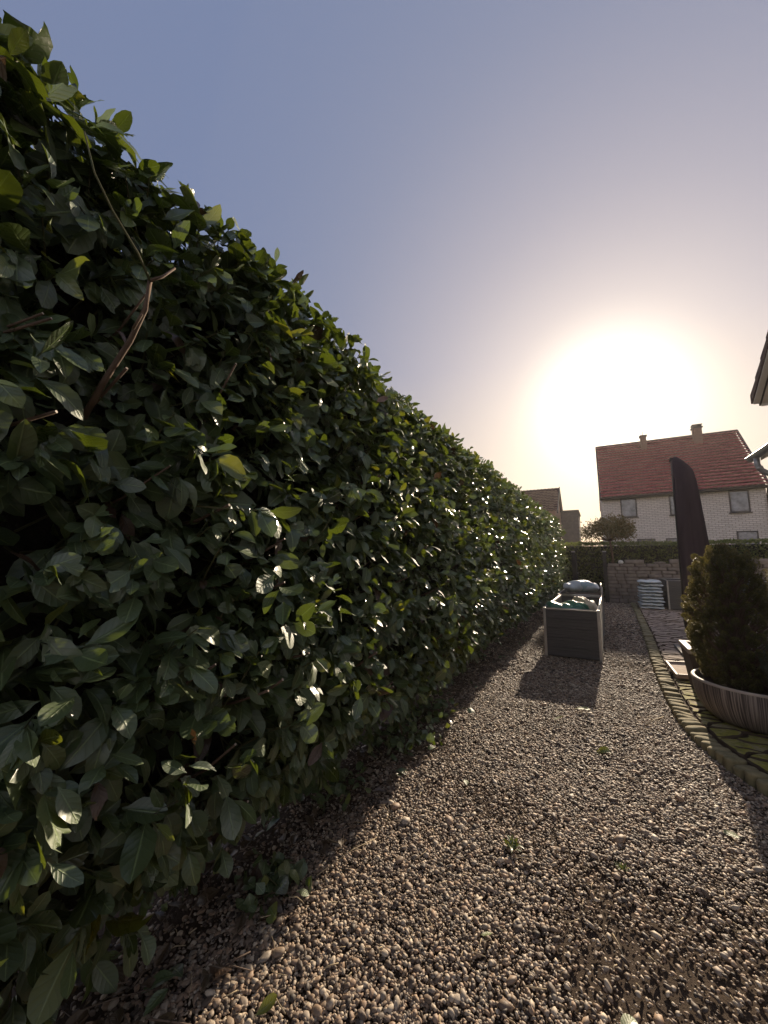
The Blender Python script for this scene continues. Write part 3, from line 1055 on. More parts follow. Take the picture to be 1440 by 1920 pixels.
def little_tree():
    root = empty('standard_tree', (0.52, 16.0, 1.24), label='small standard tree with a flat reddish crown on a bare trunk behind the wall', cat='tree')
    m = MB()
    m.tube([(0.52, 16.0, 1.2), (0.51, 16.0, 1.6), (0.48, 16.0, 1.95), (0.46, 16.0, 2.15)], [0.045, 0.036, 0.033, 0.028], 10)
    tr = m.build('trunk', M['bark'], root, smooth=True)
    rng = np.random.default_rng(41)
    b = MB()
    tips = []
    for k in range(34):
        a = rng.uniform(0, 6.28)
        rr = 0.76 * math.sqrt(rng.random())
        zz = 2.30 + rng.uniform(0, 0.62) * (1 - (rr / 0.82) ** 2 * 0.75)
        tip = (0.40 + rr * math.cos(a), 16.0 + rr * math.sin(a), zz)
        tips.append(tip)
        b.tube([(0.46, 16.0, 2.08), ((0.46 + tip[0]) / 2 + rng.normal(0, 0.04), (16 + tip[1]) / 2, 2.1 + (tip[2] - 2.1) * 0.35), tip], [0.016, 0.010, 0.004], 6)
    b.build('limbs', M['bark'], root, smooth=True)
    tips = np.array(tips)
    n = 4600
    k = rng.integers(0, len(tips), n)
    P = tips[k] + rng.normal(0, 1, (n, 3)) * np.array([0.13, 0.13, 0.12])
    ed = np.sqrt(((P[:, 0] - 0.40) / 0.84) ** 2 + ((P[:, 1] - 16.0) / 0.84) ** 2)
    P = P[ed < 1.02]
    n = len(P)
    A = rng.normal(0, 0.8, (n, 3)) + (P - np.array([0.40, 16, 2.2])) * 1.2
    L = rng.normal(0.085, 0.014, n)
    V, F, t, l = leaves(P, A, rng.normal(0, 0.6, (n, 3)) + np.array([0, 0, 0.8]), L, L * 0.26, 2, 2, rng, cut=0, serr=False)
    mt = mat_smallleaf('reddish_leaf', (0.080, 0.085, 0.030), (0.125, 0.110, 0.040), (0.20, 0.13, 0.055), (0.30, 0.14, 0.04), 0.35)
    mesh_np('crown', V, F, mt, root, tint=t, luv=l)
little_tree()

# ================================================================== THE BRICK HOUSE
def tile_roof(name, E0, E1, R0, R1, mat, parent, rows, cols, amp=0.03, step=0.045):
    """tiled slope: eave from E0 to E1, ridge from R0 to R1; every course overlaps the one below"""
    E0, E1, R0, R1 = (np.array(p, float) for p in (E0, E1, R0, R1))
    nrm = np.cross(E1 - E0, R0 - E0)
    nrm = nrm / np.linalg.norm(nrm)
    if nrm[2] < 0: nrm = -nrm
    rng = np.random.default_rng(8)
    sub = 4
    V, F, T = [], [], []
    nc = cols * sub
    for r_ in range(rows):
        for (fr, lift) in ((r_ / rows, step), ((r_ + 1.02) / rows, 0.004)):
            a = E0 + (R0 - E0) * min(fr, 1)
            b = E1 + (R1 - E1) * min(fr, 1)
            s = np.arange(nc + 1) / nc
            w = amp * np.sin(np.arange(nc + 1) / sub * 2 * math.pi)
            V.append(a[None] + (b - a)[None] * s[:, None] + nrm[None] * (lift + w)[:, None])
        tc = np.repeat(rng.random(cols + 1), sub)[:nc + 1]
        T += [np.stack([tc, tc, tc], -1)] * 2
    # underside lip of every course
        a = E0 + (R0 - E0) * (r_ / rows)
        b = E1 + (R1 - E1) * (r_ / rows)
        s = np.arange(nc + 1) / nc
        w = amp * np.sin(np.arange(nc + 1) / sub * 2 * math.pi)
        up_ = (R0 - E0) / rows * 0.30
        V.append(a[None] + up_[None] + (b - a)[None] * s[:, None] + nrm[None] * (w + 0.02)[:, None])
        T.append(np.stack([tc, tc, tc], -1))
    V = np.concatenate(V)
    T = np.concatenate(T)
    j = np.arange(nc)
    k = nc + 1
    for r_ in range(rows):
        o = r_ * 3 * k
        F.append(np.stack([o + j, o + j + 1, o + k + j + 1, o + k + j], -1))
        F.append(np.stack([o + 2 * k + j, o + 2 * k + j + 1, o + j + 1, o + j], -1))
    return mesh_np(name, V, np.concatenate(F), mat, parent, tint=T, smooth=False)

HD = 36.0                 # distance of the facade
def brick_house():
    root = empty('brick_house', (5.5, HD, 0), label='pale brick house with steep red tiled roof and two chimneys', cat='house')
    x0, x1 = 0.68, 10.62
    ze, zr = 6.66, 11.86
    dp = 4.6
    yr = HD + dp
    sh = 0.030                                      # the facade turns slightly away on the left
    def yy(x): return HD - (x - x0) * sh + 0.15
    w = MB()
    w.add([(x0, yy(x0), -0.1), (x1, yy(x1), -0.1), (x1, HD + 2 * dp, -0.1), (x0, HD + 2 * dp, -0.1), (x0, yy(x0), ze), (x1, yy(x1), ze), (x1, HD + 2 * dp, ze), (x0, HD + 2 * dp, ze),
           (x0, yr, zr - 0.25), (x1, yr, zr - 0.25)],
          [(0, 1, 5, 4), (1, 2, 6, 9, 5), (2, 3, 7, 6), (3, 0, 4, 8, 7), (4, 5, 9, 8), (6, 7, 8, 9)])
    w.build('wall', M['brick'], root)
    ov = 0.06
    roof = tile_roof('roof', (x0 - ov, yy(x0) - 0.42, ze - 0.30), (x1 + ov, yy(x1) - 0.42, ze - 0.16), (x0 - ov, yr, zr), (x1 + ov, yr, zr), M['redtile'], root, 19, 34, 0.035, 0.15)
    rb = MB()
    rb.add([(x0 - ov, yr + 0.02, zr), (x1 + ov, yr + 0.02, zr), (x1 + ov, HD + 2 * dp + 0.4, ze - 0.3), (x0 - ov, HD + 2 * dp + 0.4, ze - 0.3)], [(0, 1, 2, 3)])
    rb.build('rear_slope', M['browntile'], roof)
    rd = MB()
    rd.tube([(x0 - ov - 0.02, yr, zr + 0.02), (x1 + ov + 0.02, yr, zr + 0.02)], 0.11, 8)
    rd.build('ridge_tiles', M['browntile'], roof)
    # verge boards, eave gutter
    for x in (x0 - ov - 0.05, x1 + ov + 0.05):
        v = MB()
        ye = yy(x) - 0.44
        zE = ze - 0.30 if x < 5 else ze - 0.16
        v.prism([(ye, zE - 0.20), (ye, zE + 0.06), (yr, zr + 0.10), (yr, zr - 0.20)], 0, x - 0.05, x + 0.05)
        v.build('verge_board', M['trim'], root)
    f = MB()
    f.add([(x0 - 0.05, yy(x0) - 0.38, ze - 0.46), (x1 + 0.05, yy(x1) - 0.38, ze - 0.32), (x1 + 0.05, yy(x1) - 0.02, ze - 0.32), (x0 - 0.05, yy(x0) - 0.02, ze - 0.46),
           (x0 - 0.05, yy(x0) - 0.38, ze - 0.26), (x1 + 0.05, yy(x1) - 0.38, ze - 0.12), (x1 + 0.05, yy(x1) - 0.02, ze - 0.12), (x0 - 0.05, yy(x0) - 0.02, ze - 0.26)],
          [(0, 3, 2, 1), (4, 5, 6, 7), (0, 1, 5, 4), (1, 2, 6, 5), (2, 3, 7, 6), (3, 0, 4, 7)])
    f.build('eave_box', M['trim'], root)
    gt = MB()
    gt.tube([(x0 - 0.1, yy(x0) - 0.46, ze - 0.34), (x1 + 0.1, yy(x1) - 0.46, ze - 0.20)], 0.075, 8)
    gt.build('gutter', M['trim'], root, smooth=True)
    dpz = MB()
    dpz.tube([(x1 + 0.02, yy(x1) - 0.40, ze - 0.28), (x1 + 0.04, yy(x1) - 0.12, ze - 0.75), (x1 + 0.04, yy(x1) - 0.10, 0)], 0.075, 8)
    dpz.build('downpipe', M['trim'], root, smooth=True)
    # chimneys stand on the ridge
    for (x, wx, h, top) in ((4.25, 0.21, 0.75, False), (8.02, 0.29, 0.92, True)):
        c = MB()
        c.box(x - wx, x + wx, yr - 0.9, yr - 0.3, zr - 1.3, zr - 0.25 + h * 0.75)
        co = c.build('chimney', M['chimney'], root, bevel=0.02)
        cap = MB()
        z = zr - 0.25 + h * 0.75
        cap.box(x - wx - 0.07, x + wx + 0.07, yr - 0.97, yr - 0.23, z + 0.003, z + 0.10)
        if top:
            for (sx, sy) in ((-1, 0), (1, 0), (-1, 1), (1, 1)):
                cap.box(x + sx * (wx - 0.03) - 0.03, x + sx * (wx - 0.03) + 0.03, yr - 0.9 + sy * 0.54, yr - 0.84 + sy * 0.54, z + 0.10, z + 0.26)
            cap.box(x - wx - 0.05, x + wx + 0.05, yr - 0.95, yr - 0.25, z + 0.262, z + 0.31)
        else:
            cap.tube([(x, yr - 0.6, z + 0.1), (x, yr - 0.6, z + 0.5)], 0.025, 6)
        cap.build('chimney_cap', M['trim'], co)
    # windows
    def window(xa, xb, za, zb, pane_mat='glass', split=None):
        y = yy((xa + xb) / 2)
        fr = MB()
        t = 0.085
        fr.box(xa, xa + t, y - 0.05, y + 0.02, za, zb)
        fr.box(xb - t, xb, y - 0.05, y + 0.02, za, zb)
        fr.box(xa + t, xb - t, y - 0.05, y + 0.02, zb - t, zb)
        fr.box(xa + t, xb - t, y - 0.05, y + 0.02, za, za + t)
        if split:
            fr.box(split - 0.05, split + 0.05, y - 0.047, y + 0.02, za + t, zb - t)
        wn_ = fr.build('window', M['trim'], root)
        p = MB()
        p.box(xa + t, xb - t, y - 0.028, y - 0.012, za + t, zb - t)
        p.build('pane', M[pane_mat], wn_)
        s = MB()
        s.box(xa - 0.08, xb + 0.08, y - 0.14, y + 0.02, za - 0.075, za - 0.003)
        s.build('sill', M['trim'], wn_, bevel=0.01)
    k = HD / 26.0
    for (xa, xb, za, zb) in ((1.42, 2.20, 3.84, 4.92), (3.72, 4.50, 3.84, 4.92), (6.23, 7.02, 3.83, 4.95), (2.10, 2.95, 1.55, 2.58), (3.42, 4.30, 1.55, 2.58), (6.38, 7.20, 1.6, 2.86)):
        window(xa * k, xb * k, CAM_H + (za - CAM_H) * k, CAM_H + (zb - CAM_H) * k)
brick_house()

def brown_house():
    root = empty('brown_roof_house', (-4, 38, 0), label='small house with brown tiled roof rising behind the end of the laurel hedge', cat='house')
    xr = -2.62
    y0, yr, y1 = 34.6, 38.0, 41.4
    ze, zr = 5.55, 7.9
    w = MB()
    w.add([(-12, y0 + .3, 0), (xr - .15, y0 + .3, 0), (xr - .15, y1 - .3, 0), (-12, y1 - .3, 0), (-12, y0 + .3, ze), (xr - .15, y0 + .3, ze), (xr - .15, y1 - .3, ze), (-12, y1 - .3, ze), (-12, yr, zr - .2), (xr - .15, yr, zr - .2)],
          [(0, 1, 5, 4), (1, 2, 6, 9, 5), (2, 3, 7, 6), (3, 0, 4, 8, 7), (4, 5, 9, 8), (6, 7, 8, 9)])
    w.build('wall', M['gable'], root)
    rf = tile_roof('roof', (-12, y0, ze - .15), (xr, y0, ze - .15), (-12, yr, zr), (xr, yr, zr), M['browntile'], root, 14, 30, 0.025, 0.04)
    rb = MB()
    rb.prism([(yr, zr), (y1, ze - .15), (y1, ze - .30), (yr, zr - .15)], 0, -12, xr)
    rb.build('rear_slope', M['browntile'], rf)
    v = MB()
    v.prism([(y0 - .02, ze - .36), (y0 - .02, ze - .08), (yr, zr + .09), (y1 + .02, ze - .08), (y1 + .02, ze - .36), (yr, zr - .22)], 0, xr + 0.004, xr + .08)
    v.build('verge_board', M['trim'], root)
    e = empty('flat_annexe', (-1.8, 37, 0), label='dark clad flat roofed block standing right of the brown roofed house', cat='building')
    b = MB()
    b.box(-2.40, -1.10, 35.5, 40, 0, 5.36)
    b.build('cladding', M['slate'], e)
    c = MB()
    c.box(-2.47, -1.03, 35.42, 40.1, 5.363, 5.50)
    c.build('roof_edge', M['trim'], e, bevel=0.02)
    b = MB()
    for k in range(8):
        b.box(-2.42, -1.08, 35.46, 35.496, 3.0 + k * 0.29, 3.27 + k * 0.29)
    b.build('boards', M['slate'], e)
brown_house()

# ================================================================== THE HOUSE AT THE RIGHT EDGE
def near_house():
    root = empty('white_house', (4.5, 4.0, 0), label='white house corner with tiled verge and boarded roof overhang at the right edge', cat='house')
    xv, ye, ze = 2.41, 8.0, 3.86
    tan = math.tan(R(34))
    yr = 2.5
    zr = ze + (ye - yr) * tan
    w = MB()
    w.prism([(7.5, 0.05), (7.5, ze + 0.2), (yr, zr - 0.3), (-2.6, ze + 0.1), (-2.6, 0.05)], 0, 2.80, 9.0)
    w.build('wall', M['render'], root)
    th = 0.13
    s = MB()        # boarded underside, plank by plank
    for k in range(9):
        a, b = 2.335 + k * 0.10, 2.335 + k * 0.10 + 0.092
        s.prism([(ye - 0.03, ze + 0.03), (yr, zr + 0.03), (yr, zr + 0.05), (ye - 0.03, ze + 0.05)], 0, a, b)
    s.build('soffit', M['soffit'], root)
    bd = MB()
    bd.prism([(ye, ze), (ye, ze + 0.16), (yr, zr + 0.16), (yr, zr)], 0, xv, xv + 0.022)
    bd.build('verge_board', M['trim'], root)
    ev = MB()
    ev.box(xv + 0.024, 9.0, ye - 0.025, ye, ze - 0.01, ze + 0.15)
    ev.build('eave_board', M['soffit'], root)
    for (nm, ya, za, yb, zb) in (('roof', ye + 0.05, ze + 0.13, yr, zr + 0.16),):
        rf = tile_roof(nm, (xv - 0.05, ya, za), (9.0, ya, za), (xv - 0.05, yb, zb), (9.0, yb, zb), M['browntile'], root, 20, 26, 0.02, 0.05)
    vt = MB()
    n = 20
    for k in range(n):            # verge tiles step down the edge
        f0, f1 = k / n, (k + 1.06) / n
        ya, yb = ye + 0.06 + (yr - ye - 0.06) * f0, ye + 0.06 + (yr - ye - 0.06) * f1
        za, zb = ze + 0.13 + (zr - ze) * f0, ze + 0.13 + (zr - ze) * f1
        vt.prism([(ya, za - 0.06), (ya, za + 0.085), (yb, zb + 0.045), (yb, zb - 0.08)], 0, xv - 0.075, xv - 0.004 - (k % 2) * 0.002)
    vt.build('verge_tiles', M['browntile'], rf)
    rs = MB()
    rs.prism([(yr, zr + 0.16), (yr - 5.5, ze + 0.16), (yr - 5.5, ze + 0.02), (yr, zr + 0.02)], 0, xv, 9.0)
    rs.build('rear_slope', M['browntile'], rf)
    # lower wing with its gutter running along the path
    gx, gy, gz_ = 2.68, 9.60, 3.32
    wg = empty('low_wing', (4.5, 8.5, 0), label='low roof wing with zinc gutter and curved downpipe at the right edge', cat='building')
    wl = MB()
    wl.box(3.0, 6.5, 7.6, 9.25, 0.05, 3.45)
    wl.build('wall', M['render'], wg)
    rp = MB()
    rp.prism([(gx + 0.05, gz_ + 0.06), (gx + 0.05, gz_ + 0.12), (6.5, gz_ + 2.3), (6.5, gz_ + 2.2)], 1, 7.6, gy - 0.12)
    rp.build('roof', M['browntile'], wg)
    sp = MB()
    sp.prism([(gx + 0.10, gz_ - 0.06), (gx + 0.10, gz_ + 0.05), (6.5, gz_ + 2.19), (6.5, gz_ + 2.05)], 1, 9.30, gy - 0.14)
    sp.build('fascia', M['soffit'], wg)
    gu = MB()
    prof_ = [(gx + 0.07 * math.cos(a), gz_ + 0.02 + 0.07 * math.sin(a)) for a in np.linspace(math.pi, 2 * math.pi, 9)]
    prof_ += [(gx + 0.062 * math.cos(a), gz_ + 0.02 + 0.062 * math.sin(a)) for a in np.linspace(2 * math.pi, math.pi, 9)]
    gu.prism(prof_, 1, 7.6, gy)
    gu.tube([(gx - 0.072, 7.6, gz_ + 0.025), (gx - 0.072, gy, gz_ + 0.025)], 0.011, 8)
    gu.build('gutter', M['zinc'], wg)
    dp = MB()
    dp.tube([(gx, gy - 0.30, gz_ - 0.03), (gx, gy - 0.30, gz_ - 0.16), (gx + 0.04, gy - 0.30, gz_ - 0.26), (gx + 0.16, gy - 0.30, gz_ - 0.36), (gx + 0.28, gy - 0.30, gz_ - 0.42), (gx + 0.34, gy - 0.31, gz_ - 0.55), (gx + 0.345, gy - 0.31, 0.1)], 0.045, 12)
    dp.build('downpipe', M['zinc'], wg, smooth=True)
    cl = MB()
    cl.tube([(gx + 0.02, gy - 0.30, gz_ - 0.20), (gx + 0.035, gy - 0.30, gz_ - 0.25)], 0.052, 12)
    cl.tube([(gx + 0.345, gy - 0.31, 2.2), (gx + 0.345, gy - 0.31, 2.16)], 0.052, 12)
    cl.build('pipe_clip', M['alu'], wg, smooth=True)
near_house()

# ================================================================== RAISED BEDS AND SACKS
def raised_bed(x0, x1, y0, y1, h, label, rx=0.0, loops=False, fill=None, z=0.0):
    root = empty('raised_bed', ((x0 + x1) / 2, (y0 + y1) / 2, z), label=label, cat='raised bed', group='grey composite raised beds')
    n = 5
    ph = (h - 0.03) / n
    t = 0.028
    def panel(axis, a, b, c, s):
        m = MB()
        for k in range(n):
            za = z + 0.02 + k * ph
            zb = za + ph
            # a plank with two ribs and a shadow groove below its tongue
            pr = [(0, za), (t - 0.013, za), (t, za + 0.010), (t, za + ph * 0.30), (t - 0.005, za + ph * 0.33), (t - 0.005, za + ph * 0.38), (t, za + ph * 0.41), (t, za + ph * 0.68), (t - 0.005, za + ph * 0.71),
                  (t - 0.005, za + ph * 0.76), (t, za + ph * 0.79), (t, zb - 0.006), (t - 0.012, zb), (0, zb)]
            pr = [(c + s * p, q) for p, q in pr]
            m.prism(pr, axis, a, b)
        return m.build('panel', M['wpc'], root)
    panel(0, x0 + 0.03, x1 - 0.03, y0 + t, -1)
    panel(0, x0 + 0.03, x1 - 0.03, y1 - t, 1)
    panel(1, y0 + 0.03, y1 - 0.03, x0 + t, -1)
    panel(1, y0 + 0.03, y1 - 0.03, x1 - t, 1)
    for (x, y) in ((x0, y0), (x1, y0), (x1, y1), (x0, y1)):
        p = MB()
        sx = 1 if x == x0 else -1
        sy = 1 if y == y0 else -1
        p.box(min(x - sx * 0.004, x + sx * 0.034), max(x - sx * 0.004, x + sx * 0.034), min(y - sy * 0.004, y + sy * 0.034), max(y - sy * 0.004, y + sy * 0.034), z, z + h + 0.004)
        p.build('corner_post', M['alu'], root, bevel=0.004)
    rl = MB()
    zt = z + h
    rl.tube([(x0 + 0.04, y0 + 0.012, zt), (x1 - 0.04, y0 + 0.012, zt)], 0.010, 6)
    rl.tube([(x0 + 0.04, y1 - 0.012, zt), (x1 - 0.04, y1 - 0.012, zt)], 0.010, 6)
    rl.tube([(x0 + 0.012, y0 + 0.04, zt), (x0 + 0.012, y1 - 0.04, zt)], 0.012, 6)
    rl.tube([(x1 - 0.012, y0 + 0.04, zt), (x1 - 0.012, y1 - 0.04, zt)], 0.012, 6)
    rl.build('top_rail', M['alu'], root, smooth=True)
    if loops:
        lp = MB()
        ym = y0 + 0.45
        pts = []
        for a in np.linspace(0, 2 * math.pi, 25):
            ca, sa = math.cos(a), math.sin(a)
            r_ = (abs(ca) ** 4 + abs(sa) ** 4) ** -0.25
            pts.append((x1 - 0.012, ym + ca * r_ * 0.40, zt + 0.11 + sa * r_ * 0.095))
        lp.tube(pts, 0.012, 8, caps=False)
        lp.build('hoop', M['alu'], root, smooth=True)
    if fill is not None:
        f = MB()
        f.box(x0 + t + 0.004, x1 - t - 0.004, y0 + t + 0.004, y1 - t - 0.004, z + 0.02, z + fill)
        f.build('soil_fill', M['soil'], root)
    root.rotation_euler = (0, 0, R(rx))
    root.location.x -= math.sin(R(rx)) * (y1 - y0) / 2
    return root

raised_bed(-0.755, -0.005, 6.42, 8.72, 0.715, 'grey raised bed with pale metal corners holding green and beige sacks', rx=-1.4, fill=0.42)
raised_bed(-0.745, 0.055, 8.80, 11.3, 0.735, 'grey raised bed behind the one with green and beige sacks, a white sack on top', rx=-1.0, loops=True, fill=0.66)
raised_bed(1.66, 2.80, 13.15, 14.7, 0.80, 'grey raised bed on the patio beside the stack of white sacks', fill=0.6, z=0.062)
raised_bed(3.35, 4.55, 13.0, 14.6, 0.83, 'grey raised bed on the patio at the right edge behind the conifer', fill=0.6, z=0.062)

def sack(name, loc, size, rz, mat, label, group=None, seed=0, sag=0.0, tilt=0.0, flat=0.0, folds=0.0):
    """pillow-shaped plastic sack with flat sealed ends"""
    L, W, H = size
    nu, nv = 28, 16
    r = np.random.default_rng(seed)
    V, F = [], []
    ph = r.uniform(0, 6.28, 6)
    for i in range(nu + 1):
        u = -1 + 2 * i / nu
        e = max(1 - abs(u) ** 5, 0)
        hh = H / 2 * (e ** 0.55) + 0.004
        ww = W / 2 * (1 - 0.10 * (1 - abs(u)) * 0.6 - 0.03 * math.sin(u * 5 + ph[0]))
        for j in range(nv):
            a = 2 * math.pi * j / nv
            ca, sa = math.cos(a), math.sin(a)
            p = 2.3
            q = (abs(ca) ** p + abs(sa) ** p) ** (-1 / p)
            x = u * L / 2
            y = ca * q * ww
            z = sa * q * hh * (1 - flat * (sa > 0))
            z += 0.10 * H * math.sin(u * 4.3 + ph[1] + 2 * y / W) * (sa > -0.2) + 0.07 * H * math.sin(u * 9 + ca * 4 + ph[2])
            z += folds * H * (math.sin(u * 13 + y / W * 9 + ph[3]) + 0.6 * math.sin(u * 21 - y / W * 15 + ph[4])) * (sa > -0.3)
            z -= sag * (u * L / 2) ** 2
            V.append((x, y, z))
    for i in range(nu):
        for j in range(nv):
            F.append((i * nv + j, i * nv + (j + 1) % nv, (i + 1) * nv + (j + 1) % nv, (i + 1) * nv + j))
    F.append(tuple(range(nv))[::-1])
    F.append(tuple(nu * nv + j for j in range(nv)))
    me = bpy.data.meshes.new(name)
    me.from_pydata(V, [], F)
    for p in me.polygons: p.use_smooth = True
    o = bpy.data.objects.new(name, me)
    COL.objects.link(o)
    me.materials.append(mat)
    m = o.modifiers.new('sub', 'SUBSURF')
    m.levels = m.render_levels = 1
    o.location = loc
    o.rotation_euler = (tilt, 0, rz)
    return tag(o, label, 'sack', group)

sack('soil_sack', (-0.34, 9.75, 0.84), (0.72, 0.46, 0.24), 0.06, M['soilbag'], 'plump white sack lying alone across the raised bed behind the front one', seed=3)
sack('soil_sack', (-0.52, 6.90, 0.64), (0.52, 0.46, 0.24), 0.25, M['greenbag'], 'dark green plastic sack bulging over the left corner of the front raised bed', seed=5, folds=0.08, tilt=-0.12)
sack('soil_sack', (-0.27, 6.86, 0.63), (0.42, 0.20, 0.22), 1.25, M['greenbag'], 'narrow folded green sack standing between the big green and beige sacks', seed=6, folds=0.12, tilt=0.3)
sack('soil_sack', (-0.24, 7.36, 0.62), (0.44, 0.36, 0.30), 0.3, M['beigebag'], 'crumpled beige sack in the front raised bed by its right side', seed=9, folds=0.16, tilt=0.25)
ords = ['lowest', 'second lowest', 'third from the bottom', 'fourth from the bottom', 'middle', 'fourth from the top', 'third from the top', 'second from the top', 'topmost']
zs = 0.062
rs_ = random.Random(12)
for k in range(9):
    h = 0.088
    sack('soil_sack', (1.30 + rs_.uniform(-0.025, 0.025), 13.45 + rs_.uniform(-0.03, 0.03), zs + h / 2), (0.56 + rs_.uniform(-0.03, 0.03), 0.80, h * 1.04), rs_.uniform(-0.06, 0.06), M['soilbag'],
         '%s white plastic sack in the stack on the patio' % ords[k], 'white sacks stacked on the patio', seed=20 + k)
    zs += h

# ================================================================== PARASOL IN ITS COVER
def parasol():
    root = empty('covered_parasol', (1.25, 7.2, 0.062), label='tall closed parasol wrapped in a dark brown cover on the patio', cat='parasol')
    # (z, x centre, half width x, half depth y)
    secs = [(0.27, 1.24, 0.085, 0.09), (0.40, 1.245, 0.15, 0.13), (0.60, 1.25, 0.18, 0.15), (1.00, 1.255, 0.185, 0.16), (1.60, 1.258, 0.175, 0.16), (2.10, 1.25, 0.160, 0.15), (2.40, 1.24, 0.152, 0.145),
            (2.70, 1.232, 0.142, 0.130), (2.86, 1.225, 0.132, 0.11), (2.94, 1.215, 0.118, 0.09), (2.985, 1.20, 0.09, 0.065), (3.01, 1.185, 0.05, 0.03)]
    n = 40
    V, F = [], []
    zz = np.linspace(secs[0][0], secs[-1][0], 70)
    S = np.array(secs)
    for i, z in enumerate(zz):
        cx, a, b = (np.interp(z, S[:, 0], S[:, k]) for k in (1, 2, 3))
        for j in range(n):
            t = 2 * math.pi * j / n
            w = 1 + 0.06 * math.sin(3 * t + z * 1.3) + 0.045 * math.sin(7 * t - z * 2.2) + 0.02 * math.sin(13 * t + z * 3) + 0.025 * math.sin(z * 9 + 2 * t) * (z > 2.2)
            x = math.copysign(abs(math.cos(t)) ** 0.75, math.cos(t))
            y = math.copysign(abs(math.sin(t)) ** 0.75, math.sin(t))
            tip = -0.20 * (0.5 + 0.5 * x) ** 1.5 * max(0, (z - 2.3) / 0.7) ** 1.5 * (a / 0.13)
            V.append((cx + a * x * w, 7.2 + b * y * w, z + tip))
    m_ = len(zz)
    for i in range(m_ - 1):
        for j in range(n):
            F.append((i * n + j, i * n + (j + 1) % n, (i + 1) * n + (j + 1) % n, (i + 1) * n + j))
    F.append(tuple(range(n))[::-1])
    F.append(tuple((m_ - 1) * n + j for j in range(n)))
    me = bpy.data.meshes.new('cover')
    me.from_pydata(V, [], F)
    for p in me.polygons: p.use_smooth = True
    cov = obj('cover', me, M['cover'], root)
    t = MB()
    t.tube([(1.12, 7.18, 2.98), (1.09, 7.17, 2.99), (1.075, 7.17, 2.93)], 0.014, 6)
    t.build('pull_cord', M['steel'], cov, smooth=True)
    zp = MB()
    zp.tube([(1.075, 7.10, 0.5), (1.07, 7.09, 1.4), (1.078, 7.09, 2.4), (1.085, 7.10, 2.7)], 0.009, 6)
    zp.build('zip', M['steel'], cov, smooth=True)
    pl = MB()
    pl.tube([(1.25, 7.2, 0.10), (1.25, 7.2, 0.32)], 0.035, 12)
    pl.build('pole', M['steel'], root, smooth=True)
    b = MB()
    b.box(1.0, 1.9, 6.95, 7.75, 0.066, 0.11)
    b.build('base_plate', M['greypot'], root, bevel=0.01)
parasol()

# ================================================================== POTS AND PLANTS BESIDE THE KERB
ZP = 0.064
def lathe(prof_, n=64):
    V, F = [], []
    for (r_, z) in prof_:
        for k in range(n):
            a = 2 * math.pi * k / n
            V.append((r_ * math.cos(a), r_ * math.sin(a), z))
    for i in range(len(prof_) - 1):
        for k in range(n):
            F.append((i * n + k, i * n + (k + 1) % n, (i + 1) * n + (k + 1) % n, (i + 1) * n + k))
    F.append(tuple(range(n))[::-1])
    return V, F

BX, BY, BR = 1.164, 4.60, 0.455
def bowl():
    root = empty('bowl_planter', (BX, BY, ZP), label='wide round planter bowl with vertical brown and grey stripes holding a conifer', cat='planter')
    pr = [(r_, z * 0.90) for r_, z in [(0.27, 0.0), (0.325, 0.008), (0.375, 0.055), (0.415, 0.125), (0.440, 0.20), (0.452, 0.28), (BR, 0.345), (BR, 0.362), (BR - 0.012, 0.372), (BR - 0.028, 0.366), (BR - 0.034, 0.34), (BR - 0.06, 0.27)]]
    V, F = lathe(pr)
    m = MB()
    m.add(V, F)
    m.build('bowl', M['bowl'], root, smooth=True, world_coords=False)
    # pale worn lip
    lp = MB()
    V, F = lathe([(BR + 0.002, 0.318), (BR + 0.003, 0.330), (BR - 0.010, 0.339), (BR - 0.026, 0.335)])
    lp.add(V, F[:-1])
    lp.build('lip', M['rim'], root, smooth=True, world_coords=False)
    s = MB()
    n = 40
    s.add([(0, 0, 0.285)] + [(0.41 * math.cos(2 * math.pi * k / n), 0.41 * math.sin(2 * math.pi * k / n), 0.27) for k in range(n)], [(0, 1 + k, 1 + (k + 1) % n) for k in range(n)])
    s.build('soil', M['soil'], root, smooth=True, world_coords=False)
bowl()

